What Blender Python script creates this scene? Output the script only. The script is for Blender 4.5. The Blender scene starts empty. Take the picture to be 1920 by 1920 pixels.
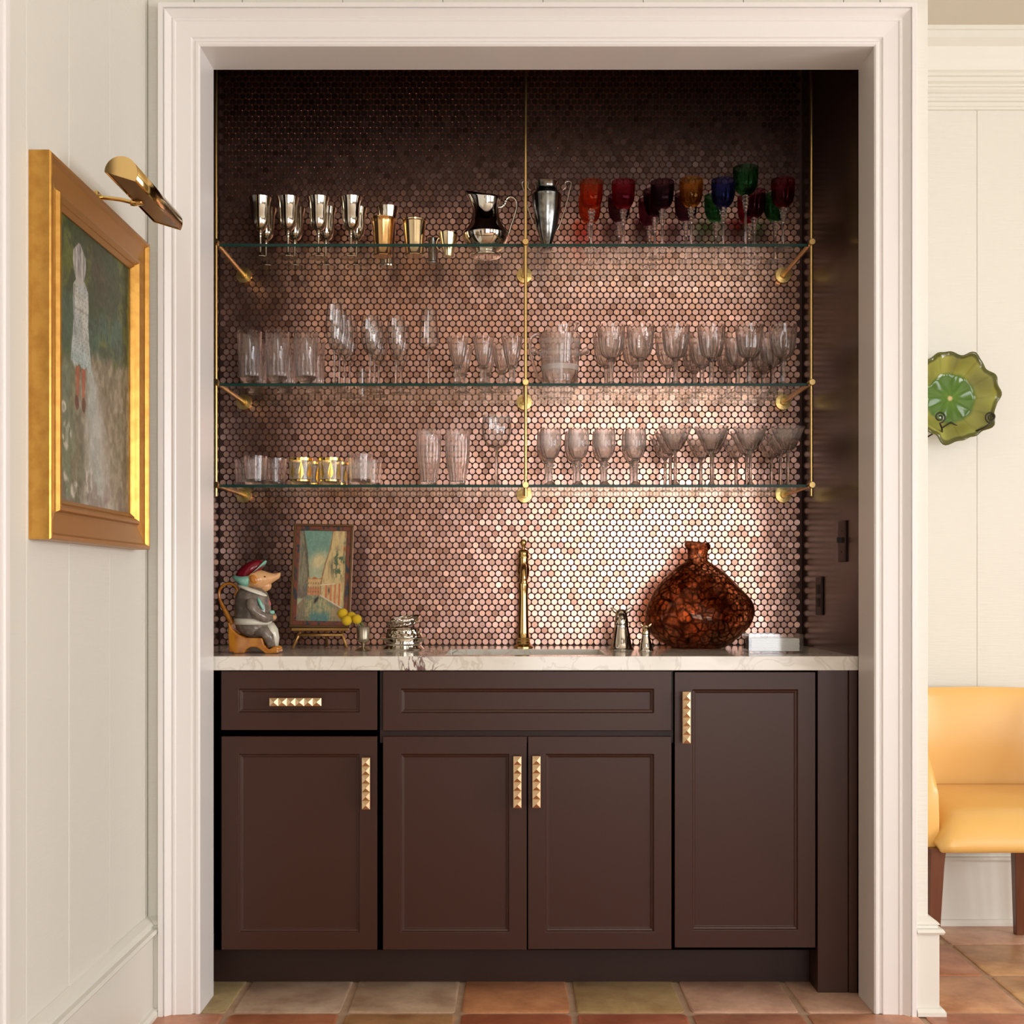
import bpy, math, random
import numpy as np
from mathutils import Vector, Matrix
random.seed(7)
rng = np.random.default_rng(7)
PI = math.pi
C = bpy.context.scene.collection
sc = bpy.context.scene

# ------------------------------------------------------------------ camera, world, lights, exposure
H, F, PX, PY = 1.098, 2284.0, 960.0, 1104.0      # eye height, focal length and principal point in pixels of a 1920 frame
cam_d = bpy.data.cameras.new('camera')
cam_d.sensor_width = 36; cam_d.lens = F / 1920 * 36
cam_d.shift_y = (PY - 960) / 1920
cam_d.clip_start = 0.05
cam = bpy.data.objects.new('camera', cam_d); C.objects.link(cam)
cam.location = (0, 0, H); cam.rotation_euler = (PI / 2, 0, 0)
sc.camera = cam
sc.view_settings.view_transform = 'Standard'; sc.view_settings.look = 'None'
sc.view_settings.gamma = 1; sc.view_settings.use_curve_mapping = False
sc.view_settings.exposure = 0.08
w = bpy.data.worlds.new('world'); sc.world = w; w.use_nodes = True
w.node_tree.nodes['Background'].inputs[0].default_value = (0.75, 0.85, 1.0, 1)
w.node_tree.nodes['Background'].inputs[1].default_value = 1.0
sc.cycles.max_bounces = 14; sc.cycles.diffuse_bounces = 4; sc.cycles.glossy_bounces = 5
sc.cycles.transmission_bounces = 12; sc.cycles.transparent_max_bounces = 24
sc.cycles.sample_clamp_indirect = 4.0
sc.cycles.use_denoising = True

def window_light(name, loc, rot, sx, sy, watt, col):
    l = bpy.data.lights.new(name, 'AREA'); l.shape = 'RECTANGLE'; l.size = sx; l.size_y = sy
    l.energy = watt; l.color = col
    o = bpy.data.objects.new(name, l); C.objects.link(o); o.location = loc; o.rotation_euler = rot
    return o
DAY = (1.0, 0.985, 0.985)
WIN = [(0.10, 1.02, 0.25, 2.65), (1.14, 2.06, 0.25, 2.65), (2.9, 3.9, 0.7, 2.3)]     # windows of the wall behind the camera: x0,x1,z0,z1
WY = -2.3
WP = [37, 41, 36]
for (a, b, c, d), p in zip(WIN, WP):
    window_light('window_light', ((a + b) / 2, WY - 0.12, (c + d) / 2), (-PI / 2, 0, PI), b - a, d - c, p, DAY)
# two windows in the right wall of the big room
RX = 4.6
RWIN = [(-1.8, -0.6, 0.6, 2.3), (0.2, 2.2, 0.6, 2.3)]
for (a, b, c, d), p in zip(RWIN, [98, 108]):
    window_light('window_light', (RX + 0.12, (a + b) / 2, (c + d) / 2), (PI / 2, 0, PI / 2), b - a, d - c, p, DAY)

# one window of the room beyond the left doorway
BIGL = -3.6
window_light('window_light', (BIGL - 0.12, 1.3, 1.5), (PI / 2, 0, -PI / 2), 1.6, 1.7, 75, DAY)

# ------------------------------------------------------------------ materials
def S(r, g, b):
    f = lambda c: (c / 255) / 12.92 if c <= 10.31 else (((c / 255) + 0.055) / 1.055) ** 2.4
    return (f(r), f(g), f(b))
def mat(name, col, rough=0.5, metal=0.0, bump=None, vary=None, **kw):
    """bump = (scale xyz, strength, distance); vary = (scale, colour2, low, high)"""
    m = bpy.data.materials.new(name); m.use_nodes = True
    nt = m.node_tree; b = nt.nodes['Principled BSDF']
    b.inputs['Base Color'].default_value = (*col, 1)
    b.inputs['Roughness'].default_value = rough; b.inputs['Metallic'].default_value = metal
    for k, v in kw.items():
        b.inputs[k.replace('_', ' ')].default_value = v
    tc = None
    def coords(sx, sy, sz):
        nonlocal tc
        if tc is None: tc = nt.nodes.new('ShaderNodeNewGeometry')
        mp = nt.nodes.new('ShaderNodeMapping'); mp.inputs['Scale'].default_value = (sx, sy, sz)
        nt.links.new(tc.outputs['Position'], mp.inputs[0]); return mp.outputs[0]
    if bump:
        n = nt.nodes.new('ShaderNodeTexNoise'); n.inputs['Scale'].default_value = 1; n.inputs['Detail'].default_value = 3
        nt.links.new(coords(*bump[0]), n.inputs['Vector'])
        bp = nt.nodes.new('ShaderNodeBump'); bp.inputs['Strength'].default_value = bump[1]; bp.inputs['Distance'].default_value = bump[2]
        nt.links.new(n.outputs[0], bp.inputs['Height']); nt.links.new(bp.outputs[0], b.inputs['Normal'])
    if vary:
        n = nt.nodes.new('ShaderNodeTexNoise'); n.inputs['Scale'].default_value = 1; n.inputs['Detail'].default_value = 4
        s = vary[0]; s = s if isinstance(s, tuple) else (s, s, s)
        nt.links.new(coords(*s), n.inputs['Vector'])
        mr = nt.nodes.new('ShaderNodeMapRange'); mr.inputs[1].default_value = vary[2]; mr.inputs[2].default_value = vary[3]
        mx = nt.nodes.new('ShaderNodeMix'); mx.data_type = 'RGBA'
        mx.inputs[6].default_value = (*col, 1); mx.inputs[7].default_value = (*vary[1], 1)
        nt.links.new(n.outputs[0], mr.inputs[0]); nt.links.new(mr.outputs[0], mx.inputs[0])
        nt.links.new(mx.outputs[2], b.inputs['Base Color'])
    return m
def attr_mat(name, rough, metal=0.0, attr='tint', spec=0.5, bump=None):
    m = mat(name, (1, 1, 1), rough, metal, bump=bump)
    nt = m.node_tree; b = nt.nodes['Principled BSDF']; b.inputs['Specular IOR Level'].default_value = spec
    a = nt.nodes.new('ShaderNodeAttribute'); a.attribute_name = attr
    nt.links.new(a.outputs['Color'], b.inputs['Base Color'])
    return m
def glass_mat(name, col=(1, 1, 1), ior=1.45, rough=0.0, clear=0.0):
    m = bpy.data.materials.new(name); m.use_nodes = True
    nt = m.node_tree; nt.nodes.clear()
    o = nt.nodes.new('ShaderNodeOutputMaterial'); g = nt.nodes.new('ShaderNodeBsdfGlass')
    g.inputs['Color'].default_value = (*col, 1); g.inputs['IOR'].default_value = ior; g.inputs['Roughness'].default_value = rough
    t = nt.nodes.new('ShaderNodeBsdfTransparent'); t.inputs[0].default_value = (*[0.5 + 0.5 * c for c in col], 1)
    mx = nt.nodes.new('ShaderNodeMixShader'); mx.inputs[0].default_value = clear
    nt.links.new(g.outputs[0], mx.inputs[1]); nt.links.new(t.outputs[0], mx.inputs[2]); nt.links.new(mx.outputs[0], o.inputs[0])
    return m
def sheet_mat(name, col, blend=0.1):
    """flat sheet glass: clear with a fresnel sheen"""
    m = bpy.data.materials.new(name); m.use_nodes = True
    nt = m.node_tree; nt.nodes.clear()
    o = nt.nodes.new('ShaderNodeOutputMaterial'); g = nt.nodes.new('ShaderNodeBsdfGlossy')
    g.inputs['Roughness'].default_value = 0.02; g.inputs['Color'].default_value = (0.9, 1, 0.95, 1)
    t = nt.nodes.new('ShaderNodeBsdfTransparent'); t.inputs[0].default_value = (*col, 1)
    lw = nt.nodes.new('ShaderNodeLayerWeight'); lw.inputs[0].default_value = 0.5
    p5 = nt.nodes.new('ShaderNodeMath'); p5.operation = 'POWER'; p5.inputs[1].default_value = 5.0
    fr = nt.nodes.new('ShaderNodeMath'); fr.operation = 'MULTIPLY_ADD'; fr.inputs[1].default_value = 0.36; fr.inputs[2].default_value = 0.02
    nt.links.new(lw.outputs['Facing'], p5.inputs[0]); nt.links.new(p5.outputs[0], fr.inputs[0])
    mx = nt.nodes.new('ShaderNodeMixShader')
    nt.links.new(fr.outputs[0], mx.inputs[0]); nt.links.new(t.outputs[0], mx.inputs[1]); nt.links.new(g.outputs[0], mx.inputs[2])
    nt.links.new(mx.outputs[0], o.inputs[0])
    return m
def thin_mat(name):
    """thin blown glass: clear face on, greyer and shinier where it turns away"""
    m = bpy.data.materials.new(name); m.use_nodes = True
    nt = m.node_tree; nt.nodes.clear()
    o = nt.nodes.new('ShaderNodeOutputMaterial'); g = nt.nodes.new('ShaderNodeBsdfGlossy'); g.inputs['Roughness'].default_value = 0.03
    g.inputs['Color'].default_value = (1, 1, 1, 1)
    t = nt.nodes.new('ShaderNodeBsdfTransparent')
    lw = nt.nodes.new('ShaderNodeLayerWeight'); lw.inputs[0].default_value = 0.5
    cr_ = nt.nodes.new('ShaderNodeValToRGB'); e = cr_.color_ramp.elements
    e[0].position = 0.35; e[0].color = (0.97, 0.97, 0.97, 1); e[1].position = 0.95; e[1].color = (0.60, 0.60, 0.58, 1)
    nt.links.new(lw.outputs['Facing'], cr_.inputs[0]); nt.links.new(cr_.outputs[0], t.inputs[0])
    p5 = nt.nodes.new('ShaderNodeMath'); p5.operation = 'POWER'; p5.inputs[1].default_value = 3.5
    fr = nt.nodes.new('ShaderNodeMath'); fr.operation = 'MULTIPLY_ADD'; fr.inputs[1].default_value = 0.5; fr.inputs[2].default_value = 0.045
    nt.links.new(lw.outputs['Facing'], p5.inputs[0]); nt.links.new(p5.outputs[0], fr.inputs[0])
    mx = nt.nodes.new('ShaderNodeMixShader')
    nt.links.new(fr.outputs[0], mx.inputs[0]); nt.links.new(t.outputs[0], mx.inputs[1]); nt.links.new(g.outputs[0], mx.inputs[2])
    nt.links.new(mx.outputs[0], o.inputs[0]); return m
def frost_mat(name, col, alpha):
    m = bpy.data.materials.new(name); m.use_nodes = True
    nt = m.node_tree; nt.nodes.clear()
    o = nt.nodes.new('ShaderNodeOutputMaterial'); d = nt.nodes.new('ShaderNodeBsdfDiffuse'); d.inputs[0].default_value = (*col, 1)
    t = nt.nodes.new('ShaderNodeBsdfTransparent')
    mx = nt.nodes.new('ShaderNodeMixShader'); mx.inputs[0].default_value = alpha
    nt.links.new(t.outputs[0], mx.inputs[1]); nt.links.new(d.outputs[0], mx.inputs[2]); nt.links.new(mx.outputs[0], o.inputs[0])
    return m

M = {}
M['board'] = mat('cream_board_paint', (0.755, 0.735, 0.655), 0.5, bump=((14, 14, 170), 0.35, 0.0025))
M['casing'] = mat('white_gloss_paint', (0.83, 0.80, 0.77), 0.32, bump=((30, 30, 30), 0.05, 0.001))
M['trim'] = mat('ivory_trim_paint', (0.77, 0.75, 0.67), 0.35, bump=((30, 30, 30), 0.05, 0.001))
M['ceil'] = mat('ceiling_paint', (0.66, 0.61, 0.5), 0.7)
M['room'] = mat('room_wall_paint', (0.5, 0.44, 0.35), 0.7)
M['room_b'] = mat('taupe_wall_paint', (0.20, 0.155, 0.115), 0.7)
M['nook'] = mat('espresso_gloss_paint', (0.026, 0.012, 0.008), 0.2, bump=((3, 3, 3), 0.1, 0.002), Specular_IOR_Level=0.28)
M['grout_dark'] = mat('dark_brown_grout', (0.060, 0.022, 0.014), 0.7)
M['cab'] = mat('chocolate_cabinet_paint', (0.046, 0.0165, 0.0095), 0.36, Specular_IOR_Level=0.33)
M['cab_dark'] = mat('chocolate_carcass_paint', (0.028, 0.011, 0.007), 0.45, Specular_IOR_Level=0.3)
M['copper'] = attr_mat('brushed_copper_tile', 0.25, 1.0, spec=0.5, bump=((900, 900, 60), 0.1, 0.0004))
M['brass'] = mat('satin_brass', (0.78, 0.53, 0.20), 0.27, 1.0)
M['brass_pol'] = mat('polished_brass', (0.80, 0.56, 0.22), 0.12, 1.0)
M['gold_handle'] = mat('champagne_bronze', (0.83, 0.62, 0.38), 0.3, 1.0)
M['silver'] = mat('tarnished_silver', (0.66, 0.60, 0.50), 0.1, 1.0, vary=(25, (0.5, 0.43, 0.33), 0.45, 0.75))
M['silver_b'] = mat('bright_silver', (0.8, 0.76, 0.68), 0.07, 1.0)
M['silver_d'] = mat('old_dark_silver', (0.34, 0.34, 0.32), 0.2, 1.0, vary=(28, (0.10, 0.10, 0.09), 0.42, 0.6))
M['gilt_cup'] = mat('gilt_silver', (0.75, 0.45, 0.18), 0.18, 1.0)
M['pale_gilt'] = mat('pale_gilt_silver', (0.78, 0.62, 0.38), 0.13, 1.0)
M['pewter'] = mat('pewter', (0.48, 0.42, 0.32), 0.3, 1.0)
M['crystal'] = thin_mat('clear_crystal')
M['crystal_s'] = glass_mat('cut_crystal', (1.0, 1.0, 1.0), 1.5, 0, 0.15)
for n, c in dict(orange=(0.95, 0.16, 0.04), ruby=(0.55, 0.02, 0.05), amethyst=(0.12, 0.03, 0.06), amber=(0.9, 0.42, 0.06), blue=(0.06, 0.08, 0.5),
                 green=(0.05, 0.33, 0.10), burgundy=(0.42, 0.03, 0.06), plum=(0.22, 0.03, 0.08)).items():
    M['g_' + n] = glass_mat(n + '_coloured_crystal', tuple(q ** 0.46 for q in c), 1.4, 0, 0.5)
M['shelf'] = sheet_mat('shelf_glass', (0.965, 0.985, 0.975))
M['shelf_edge'] = mat('green_glass_edge', (0.014, 0.05, 0.038), 0.25, Specular_IOR_Level=0.2)
M['frost'] = frost_mat('etched_frosting', (0.75, 0.72, 0.68), 0.16)
M['frost_b'] = frost_mat('frosted_bucket_band', (0.8, 0.77, 0.72), 0.32)
M['frost_w'] = frost_mat('white_etching', (0.85, 0.82, 0.78), 0.13)
M['gold_leaf'] = mat('gold_glass_band', (0.95, 0.62, 0.15), 0.18, 1.0)
M['acrylic'] = thin_mat('clear_acrylic')
M['paper'] = mat('white_paper', (0.8, 0.78, 0.72), 0.8)
M['gilt'] = mat('antique_gilt', (0.62, 0.33, 0.07), 0.33, 0.75, vary=(40, (0.5, 0.24, 0.045), 0.4, 0.7))
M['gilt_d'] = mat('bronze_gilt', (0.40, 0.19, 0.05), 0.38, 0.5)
M['leather'] = mat('butter_yellow_leather', (0.80, 0.46, 0.12), 0.3, vary=(3, (0.84, 0.52, 0.17), 0.3, 0.7))
M['walnut'] = mat('red_brown_wood', (0.15, 0.045, 0.015), 0.35, vary=((60, 60, 4), (0.11, 0.03, 0.012), 0.35, 0.7))
M['grout'] = mat('sandy_grout', (0.50, 0.33, 0.22), 0.85, vary=(20, (0.40, 0.25, 0.15), 0.35, 0.7), bump=((60, 60, 60), 0.4, 0.003))
M['iron'] = mat('dark_iron', (0.05, 0.04, 0.03), 0.4, 0.8)
M['sink'] = mat('white_fireclay', (0.75, 0.72, 0.65), 0.2)
M['muntin'] = mat('window_frame_paint', (0.7, 0.68, 0.62), 0.4)
M['black'] = mat('near_black', (0.006, 0.004, 0.003), 0.6)  # plain near-black for the switch and outlet parts and the pig's eyes
M['cork'] = mat('easel_gilt_wood', (0.5, 0.28, 0.08), 0.35, 0.6)
M['yellow'] = mat('billy_button_yellow', (0.80, 0.52, 0.015), 0.8, bump=((900, 900, 900), 0.9, 0.003))
M['stem'] = mat('green_stem', (0.2, 0.25, 0.07), 0.6)

def marble():
    m = mat('cream_marble', (0.76, 0.72, 0.63), 0.12)
    nt = m.node_tree; b = nt.nodes['Principled BSDF']
    geo = nt.nodes.new('ShaderNodeNewGeometry')
    def noise(scale, det, sc3=(1, 1, 1), dist=0.0):
        mp = nt.nodes.new('ShaderNodeMapping'); mp.inputs['Scale'].default_value = sc3; mp.inputs['Rotation'].default_value = (0, 0.6, 0.3)
        nt.links.new(geo.outputs['Position'], mp.inputs[0])
        n = nt.nodes.new('ShaderNodeTexNoise'); n.inputs['Scale'].default_value = scale; n.inputs['Detail'].default_value = det
        n.inputs['Distortion'].default_value = dist
        nt.links.new(mp.outputs[0], n.inputs['Vector']); return n.outputs[0]
    def ramp(src, a, b_, va=0.0, vb=1.0):
        r = nt.nodes.new('ShaderNodeMapRange'); r.interpolation_type = 'SMOOTHSTEP'
        for i, v in zip((1, 2, 3, 4), (a, b_, va, vb)): r.inputs[i].default_value = v
        nt.links.new(src, r.inputs[0]); return r.outputs[0]
    def math_(op, a, b_):
        n = nt.nodes.new('ShaderNodeMath'); n.operation = op
        for i, v in enumerate((a, b_)):
            if isinstance(v, (int, float)): n.inputs[i].default_value = v
            else: nt.links.new(v, n.inputs[i])
        return n.outputs[0]
    def mix(f, a, b_):
        n = nt.nodes.new('ShaderNodeMix'); n.data_type = 'RGBA'
        nt.links.new(f, n.inputs[0])
        for i, v in ((6, a), (7, b_)):
            if isinstance(v, tuple): n.inputs[i].default_value = (*v, 1)
            else: nt.links.new(v, n.inputs[i])
        return n.outputs[2]
    v1 = math_('ABSOLUTE', math_('SUBTRACT', noise(9, 5, (1, 1, 1), 1.0), 0.5), 0)
    vein = ramp(v1, 0.0, 0.03, 0.35, 0.0)
    soft = ramp(noise(5, 4, (1, 1, 2.5), 0.5), 0.45, 0.75)
    c1 = mix(soft, (0.78, 0.745, 0.655), (0.62, 0.57, 0.49))
    c2 = mix(vein, c1, (0.44, 0.37, 0.28))
    # the burgundy inclusion near x = -0.22
    sx = nt.nodes.new('ShaderNodeSeparateXYZ'); nt.links.new(geo.outputs['Position'], sx.inputs[0])
    dx = math_('ABSOLUTE', math_('SUBTRACT', math_('ADD', sx.outputs[0], math_('MULTIPLY', noise(6, 2), 0.25)), -0.115), 0)
    mask = ramp(dx, 0.02, 0.11, 1.0, 0.0)
    v2 = math_('ABSOLUTE', math_('SUBTRACT', noise(11, 4, (1, 1, 1), 2.0), 0.52), 0)
    burg = math_('MULTIPLY', ramp(v2, 0.015, 0.05, 0.95, 0.0), mask)
    c3 = mix(burg, c2, (0.13, 0.05, 0.05))
    nt.links.new(c3, b.inputs['Base Color'])
    return m
M['marble'] = marble()

def amber_glass():
    m = bpy.data.materials.new('tortoiseshell_amber_glass'); m.use_nodes = True
    nt = m.node_tree; nt.nodes.clear()
    o = nt.nodes.new('ShaderNodeOutputMaterial'); g = nt.nodes.new('ShaderNodeBsdfGlass'); g.inputs['IOR'].default_value = 1.42
    geo = nt.nodes.new('ShaderNodeTexCoord')
    nz = nt.nodes.new('ShaderNodeTexNoise'); nz.inputs['Scale'].default_value = 9; nz.inputs['Detail'].default_value = 2
    nt.links.new(geo.outputs['Object'], nz.inputs['Vector'])
    va = nt.nodes.new('ShaderNodeVectorMath'); va.operation = 'MULTIPLY_ADD'; va.inputs[1].default_value = (0.09, 0.09, 0.09)
    nt.links.new(nz.outputs['Color'], va.inputs[0]); nt.links.new(geo.outputs['Object'], va.inputs[2])
    vo = nt.nodes.new('ShaderNodeTexVoronoi'); vo.feature = 'DISTANCE_TO_EDGE'; vo.inputs['Scale'].default_value = 34
    nt.links.new(va.outputs[0], vo.inputs['Vector'])
    mr = nt.nodes.new('ShaderNodeMapRange'); mr.inputs[1].default_value = 0.02; mr.inputs[2].default_value = 0.14
    nt.links.new(vo.outputs[0], mr.inputs[0])
    n2 = nt.nodes.new('ShaderNodeTexNoise'); n2.inputs['Scale'].default_value = 14; n2.inputs['Detail'].default_value = 3
    nt.links.new(geo.outputs['Object'], n2.inputs['Vector'])
    m2 = nt.nodes.new('ShaderNodeMapRange'); m2.inputs[1].default_value = 0.4; m2.inputs[2].default_value = 0.62
    nt.links.new(n2.outputs[0], m2.inputs[0])
    ca = nt.nodes.new('ShaderNodeMix'); ca.data_type = 'RGBA'; ca.inputs[6].default_value = (0.90, 0.70, 0.54, 1); ca.inputs[7].default_value = (0.95, 0.84, 0.73, 1)
    nt.links.new(m2.outputs[0], ca.inputs[0])
    cb = nt.nodes.new('ShaderNodeMix'); cb.data_type = 'RGBA'; cb.inputs[6].default_value = (0.45, 0.32, 0.25, 1)
    nt.links.new(mr.outputs[0], cb.inputs[0]); nt.links.new(ca.outputs[2], cb.inputs[7])
    nt.links.new(cb.outputs[2], g.inputs['Color'])
    t = nt.nodes.new('ShaderNodeBsdfTransparent'); nt.links.new(cb.outputs[2], t.inputs[0])
    bp = nt.nodes.new('ShaderNodeBump'); bp.inputs['Strength'].default_value = 0.25; bp.inputs['Distance'].default_value = 0.004
    nt.links.new(nz.outputs[0], bp.inputs['Height']); nt.links.new(bp.outputs[0], g.inputs['Normal'])
    mx = nt.nodes.new('ShaderNodeMixShader'); mx.inputs[0].default_value = 0.25
    nt.links.new(g.outputs[0], mx.inputs[1]); nt.links.new(t.outputs[0], mx.inputs[2]); nt.links.new(mx.outputs[0], o.inputs[0])
    return m
M['amber_vase'] = amber_glass()

# ------------------------------------------------------------------ geometry helpers
def X(px, D): return (px - PX) * D / F
def Z(py, D): return H + (PY - py) * D / F

class G:
    """collects verts and faces, then becomes ONE mesh object"""
    def __init__(s): s.v = []; s.f = []
    def add(s, v, f):
        n = len(s.v); s.v += [tuple(p) for p in v]; s.f += [tuple(i + n for i in q) for q in f]; return s
    def box(s, x0, x1, y0, y1, z0, z1):
        v = [(x, y, z) for x in (x0, x1) for y in (y0, y1) for z in (z0, z1)]
        return s.add(v, [(0, 1, 3, 2), (4, 6, 7, 5), (0, 4, 5, 1), (2, 3, 7, 6), (0, 2, 6, 4), (1, 5, 7, 3)])
    def lathe(s, prof, seg=32, mod=None, loc=(0, 0, 0), sy=1.0):
        rings = []; v = []; f = []
        for r, z in prof:
            if r < 1e-6: rings.append([len(v)]); v.append((0, 0, z))
            else:
                a0 = len(v)
                for i in range(seg):
                    a = 2 * PI * i / seg; q = mod(a, r, z) if mod else r
                    v.append((q * math.cos(a), q * math.sin(a) * sy, z))
                rings.append(list(range(a0, a0 + seg)))
        for A, B in zip(rings, rings[1:]):
            if len(A) == 1 and len(B) == 1: continue
            for i in range(seg):
                j = (i + 1) % seg
                if len(A) == 1: f.append((A[0], B[j], B[i]))
                elif len(B) == 1: f.append((A[i], A[j], B[0]))
                else: f.append((A[i], A[j], B[j], B[i]))
        v = [(x + loc[0], y + loc[1], z + loc[2]) for x, y, z in v]
        return s.add(v, f)
    def tube(s, pts, rad, seg=10, caps=True, flat=1.0):
        pts = [Vector(p) for p in pts]; n = len(pts)
        R = rad if isinstance(rad, (list, tuple)) else [rad] * n
        v = []; f = []; up = Vector((0, 1, 0))
        T0 = (pts[1] - pts[0]).normalized()
        if abs(T0.dot(up)) > 0.9: up = Vector((1, 0, 0))
        nrm = (up - T0 * up.dot(T0)).normalized()
        for i in range(n):
            a = pts[max(i - 1, 0)]; b = pts[min(i + 1, n - 1)]; T = (b - a).normalized()
            nrm = (nrm - T * nrm.dot(T))
            nrm = nrm.normalized() if nrm.length > 1e-6 else Vector((0, 0, 1))
            bi = T.cross(nrm)
            for k in range(seg):
                t = 2 * PI * k / seg
                v.append(pts[i] + (nrm * math.cos(t) * flat + bi * math.sin(t)) * R[i])
        for i in range(n - 1):
            for k in range(seg):
                j = (k + 1) % seg
                f.append((i * seg + k, i * seg + j, (i + 1) * seg + j, (i + 1) * seg + k))
        if caps: f.append(tuple(range(seg))[::-1]); f.append(tuple((n - 1) * seg + k for k in range(seg)))
        return s.add(v, f)
    def ell(s, c, r, seg=18, rings=10, rot=0.0):
        """ellipsoid; rot turns it about the y axis"""
        v = [(0, 0, -1)]; f = []
        for i in range(1, rings):
            t = -PI / 2 + PI * i / rings
            for k in range(seg):
                a = 2 * PI * k / seg; v.append((math.cos(t) * math.cos(a), math.cos(t) * math.sin(a), math.sin(t)))
        v.append((0, 0, 1)); L = len(v) - 1
        for k in range(seg):
            j = (k + 1) % seg
            f.append((0, 1 + j, 1 + k)); f.append((L, L - seg + k, L - seg + j))
            for i in range(rings - 2):
                a = 1 + i * seg; f.append((a + k, a + j, a + seg + j, a + seg + k))
        ca, sa = math.cos(rot), math.sin(rot); o = []
        for x, y, z in v:
            x, y, z = x * r[0], y * r[1], z * r[2]
            o.append((c[0] + x * ca + z * sa, c[1] + y, c[2] - x * sa + z * ca))
        return s.add(o, f)
    def prism_xz(s, poly, y0, y1):
        n = len(poly); v = [(x, y0, z) for x, z in poly] + [(x, y1, z) for x, z in poly]
        f = [tuple(range(n)), tuple(range(2 * n - 1, n - 1, -1))] + [(i, i + n, (i + 1) % n + n, (i + 1) % n) for i in range(n)]
        return s.add(v, f)
    def loft(s, rings, seg=20):
        """rings of (centre, axis-a vector, axis-b vector); closed with centre fans"""
        v = []; f = []
        for c, a, b in rings:
            c, a, b = Vector(c), Vector(a), Vector(b)
            for k in range(seg):
                t = 2 * PI * k / seg; v.append(c + a * math.cos(t) + b * math.sin(t))
        for i in range(len(rings) - 1):
            for k in range(seg):
                j = (k + 1) % seg; f.append((i * seg + k, i * seg + j, (i + 1) * seg + j, (i + 1) * seg + k))
        f.append(tuple(range(seg))[::-1]); f.append(tuple((len(rings) - 1) * seg + k for k in range(seg)))
        return s.add(v, f)
    def move(s, M4): s.v = [tuple(M4 @ Vector(p)) for p in s.v]; return s
    def build(s, name, m, parent=None, smooth=False, bevel=0, loc=None, angle=None, subsurf=0):
        me = bpy.data.meshes.new(name); me.from_pydata([tuple(p) for p in s.v], [], s.f); me.materials.append(m)
        import bmesh
        bm = bmesh.new(); bm.from_mesh(me); bmesh.ops.recalc_face_normals(bm, faces=bm.faces)
        bm.to_mesh(me); bm.free()
        o = bpy.data.objects.new(name, me); C.objects.link(o)
        if parent is not None: o.parent = parent
        if loc: o.location = loc
        if smooth or angle: 
            me.polygons.foreach_set('use_smooth', [True] * len(me.polygons))
            if angle: me.set_sharp_from_angle(angle=math.radians(angle))
        if bevel:
            b = o.modifiers.new('bevel', 'BEVEL'); b.width = bevel; b.segments = 2; b.limit_method = 'ANGLE'
        if subsurf:
            b = o.modifiers.new('subsurf', 'SUBSURF'); b.levels = subsurf; b.render_levels = subsurf
        return o
def tag(o, label=None, cat=None, group=None, kind=None):
    for k, v in (('label', label), ('category', cat), ('group', group), ('kind', kind)):
        if v: o[k] = v
    return o
def thing(name, label, cat, loc, rz=0, group=None):
    o = bpy.data.objects.new(name, None); C.objects.link(o); o.location = loc; o.rotation_euler = (0, 0, rz); o.empty_display_size = 0.02
    return tag(o, label, cat, group)
def copy_tree(root, loc, label, rz=0, group=None):
    def cp(o, par):
        c = o.copy(); C.objects.link(c); c.parent = par
        for ch in list(o.children): cp(ch, c)
        return c
    r = cp(root, None); r.location = loc; r.rotation_euler = (0, 0, rz); r['label'] = label
    if group: r['group'] = group
    return r
def struct(o): o['kind'] = 'structure'; return o
def smooth_pts(pts, n=6):
    """Catmull-Rom"""
    P = [Vector(p) for p in pts]; P = [P[0] * 2 - P[1]] + P + [P[-1] * 2 - P[-2]]; out = []
    for i in range(1, len(P) - 2):
        for k in range(n):
            t = k / n; a, b, c, d = P[i - 1:i + 3]
            out.append(0.5 * ((2 * b) + (c - a) * t + (2 * a - 5 * b + 4 * c - d) * t * t + (3 * b - a - 3 * c + d) * t ** 3))
    out.append(P[-2]); return out

# ------------------------------------------------------------------ room shell
WL, FW0, FW1 = -0.945, 3.16, 3.29             # left wall plane, front wall front/back depth
OPL, OPR, OPT = -0.806, 0.936, 2.50           # opening
NL, NR, NB = -0.948, 0.94, 3.95               # nook side walls and back wall
END = 1.079; FAR = 4.0; CZ = 2.89
CT = 0.915                                    # worktop height

# wall_left with planks
wl = struct(G().box(WL - 0.14, WL - 0.006, 2.2, FW1, 0, CZ).build('wall_left', M['board']))
for a, b in [(2.245, 2.372), (2.372, 2.598), (2.598, 2.862), (2.862, 3.13), (3.13, 3.16)]:
    G().box(WL - 0.008, WL + random.uniform(-0.0008, 0.0008), a + 0.0012, b - 0.0012, 0, CZ).build('plank', M['board'], wl, bevel=0.0015)
# the left wall goes on beyond the doorway
G().box(WL - 0.008, WL, 2.16, 2.244, 2.18, CZ).build('plank', M['board'], wl)
struct(G().box(WL - 0.14, WL, WY, 1.2, 0, CZ).box(WL - 0.14, WL, 1.2, 2.2, 2.16, CZ).build('wall_left_far', M['room']))
dc = struct(G().box(WL - 0.001, WL + 0.02, 2.13, 2.238, 0, 2.18).box(WL - 0.001, WL + 0.024, 2.215, 2.238, 0, 2.18)
            .box(WL - 0.001, WL + 0.02, 1.1, 2.1295, 2.08, 2.18).build('trim_1', M['casing'], bevel=0.003))
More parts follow.
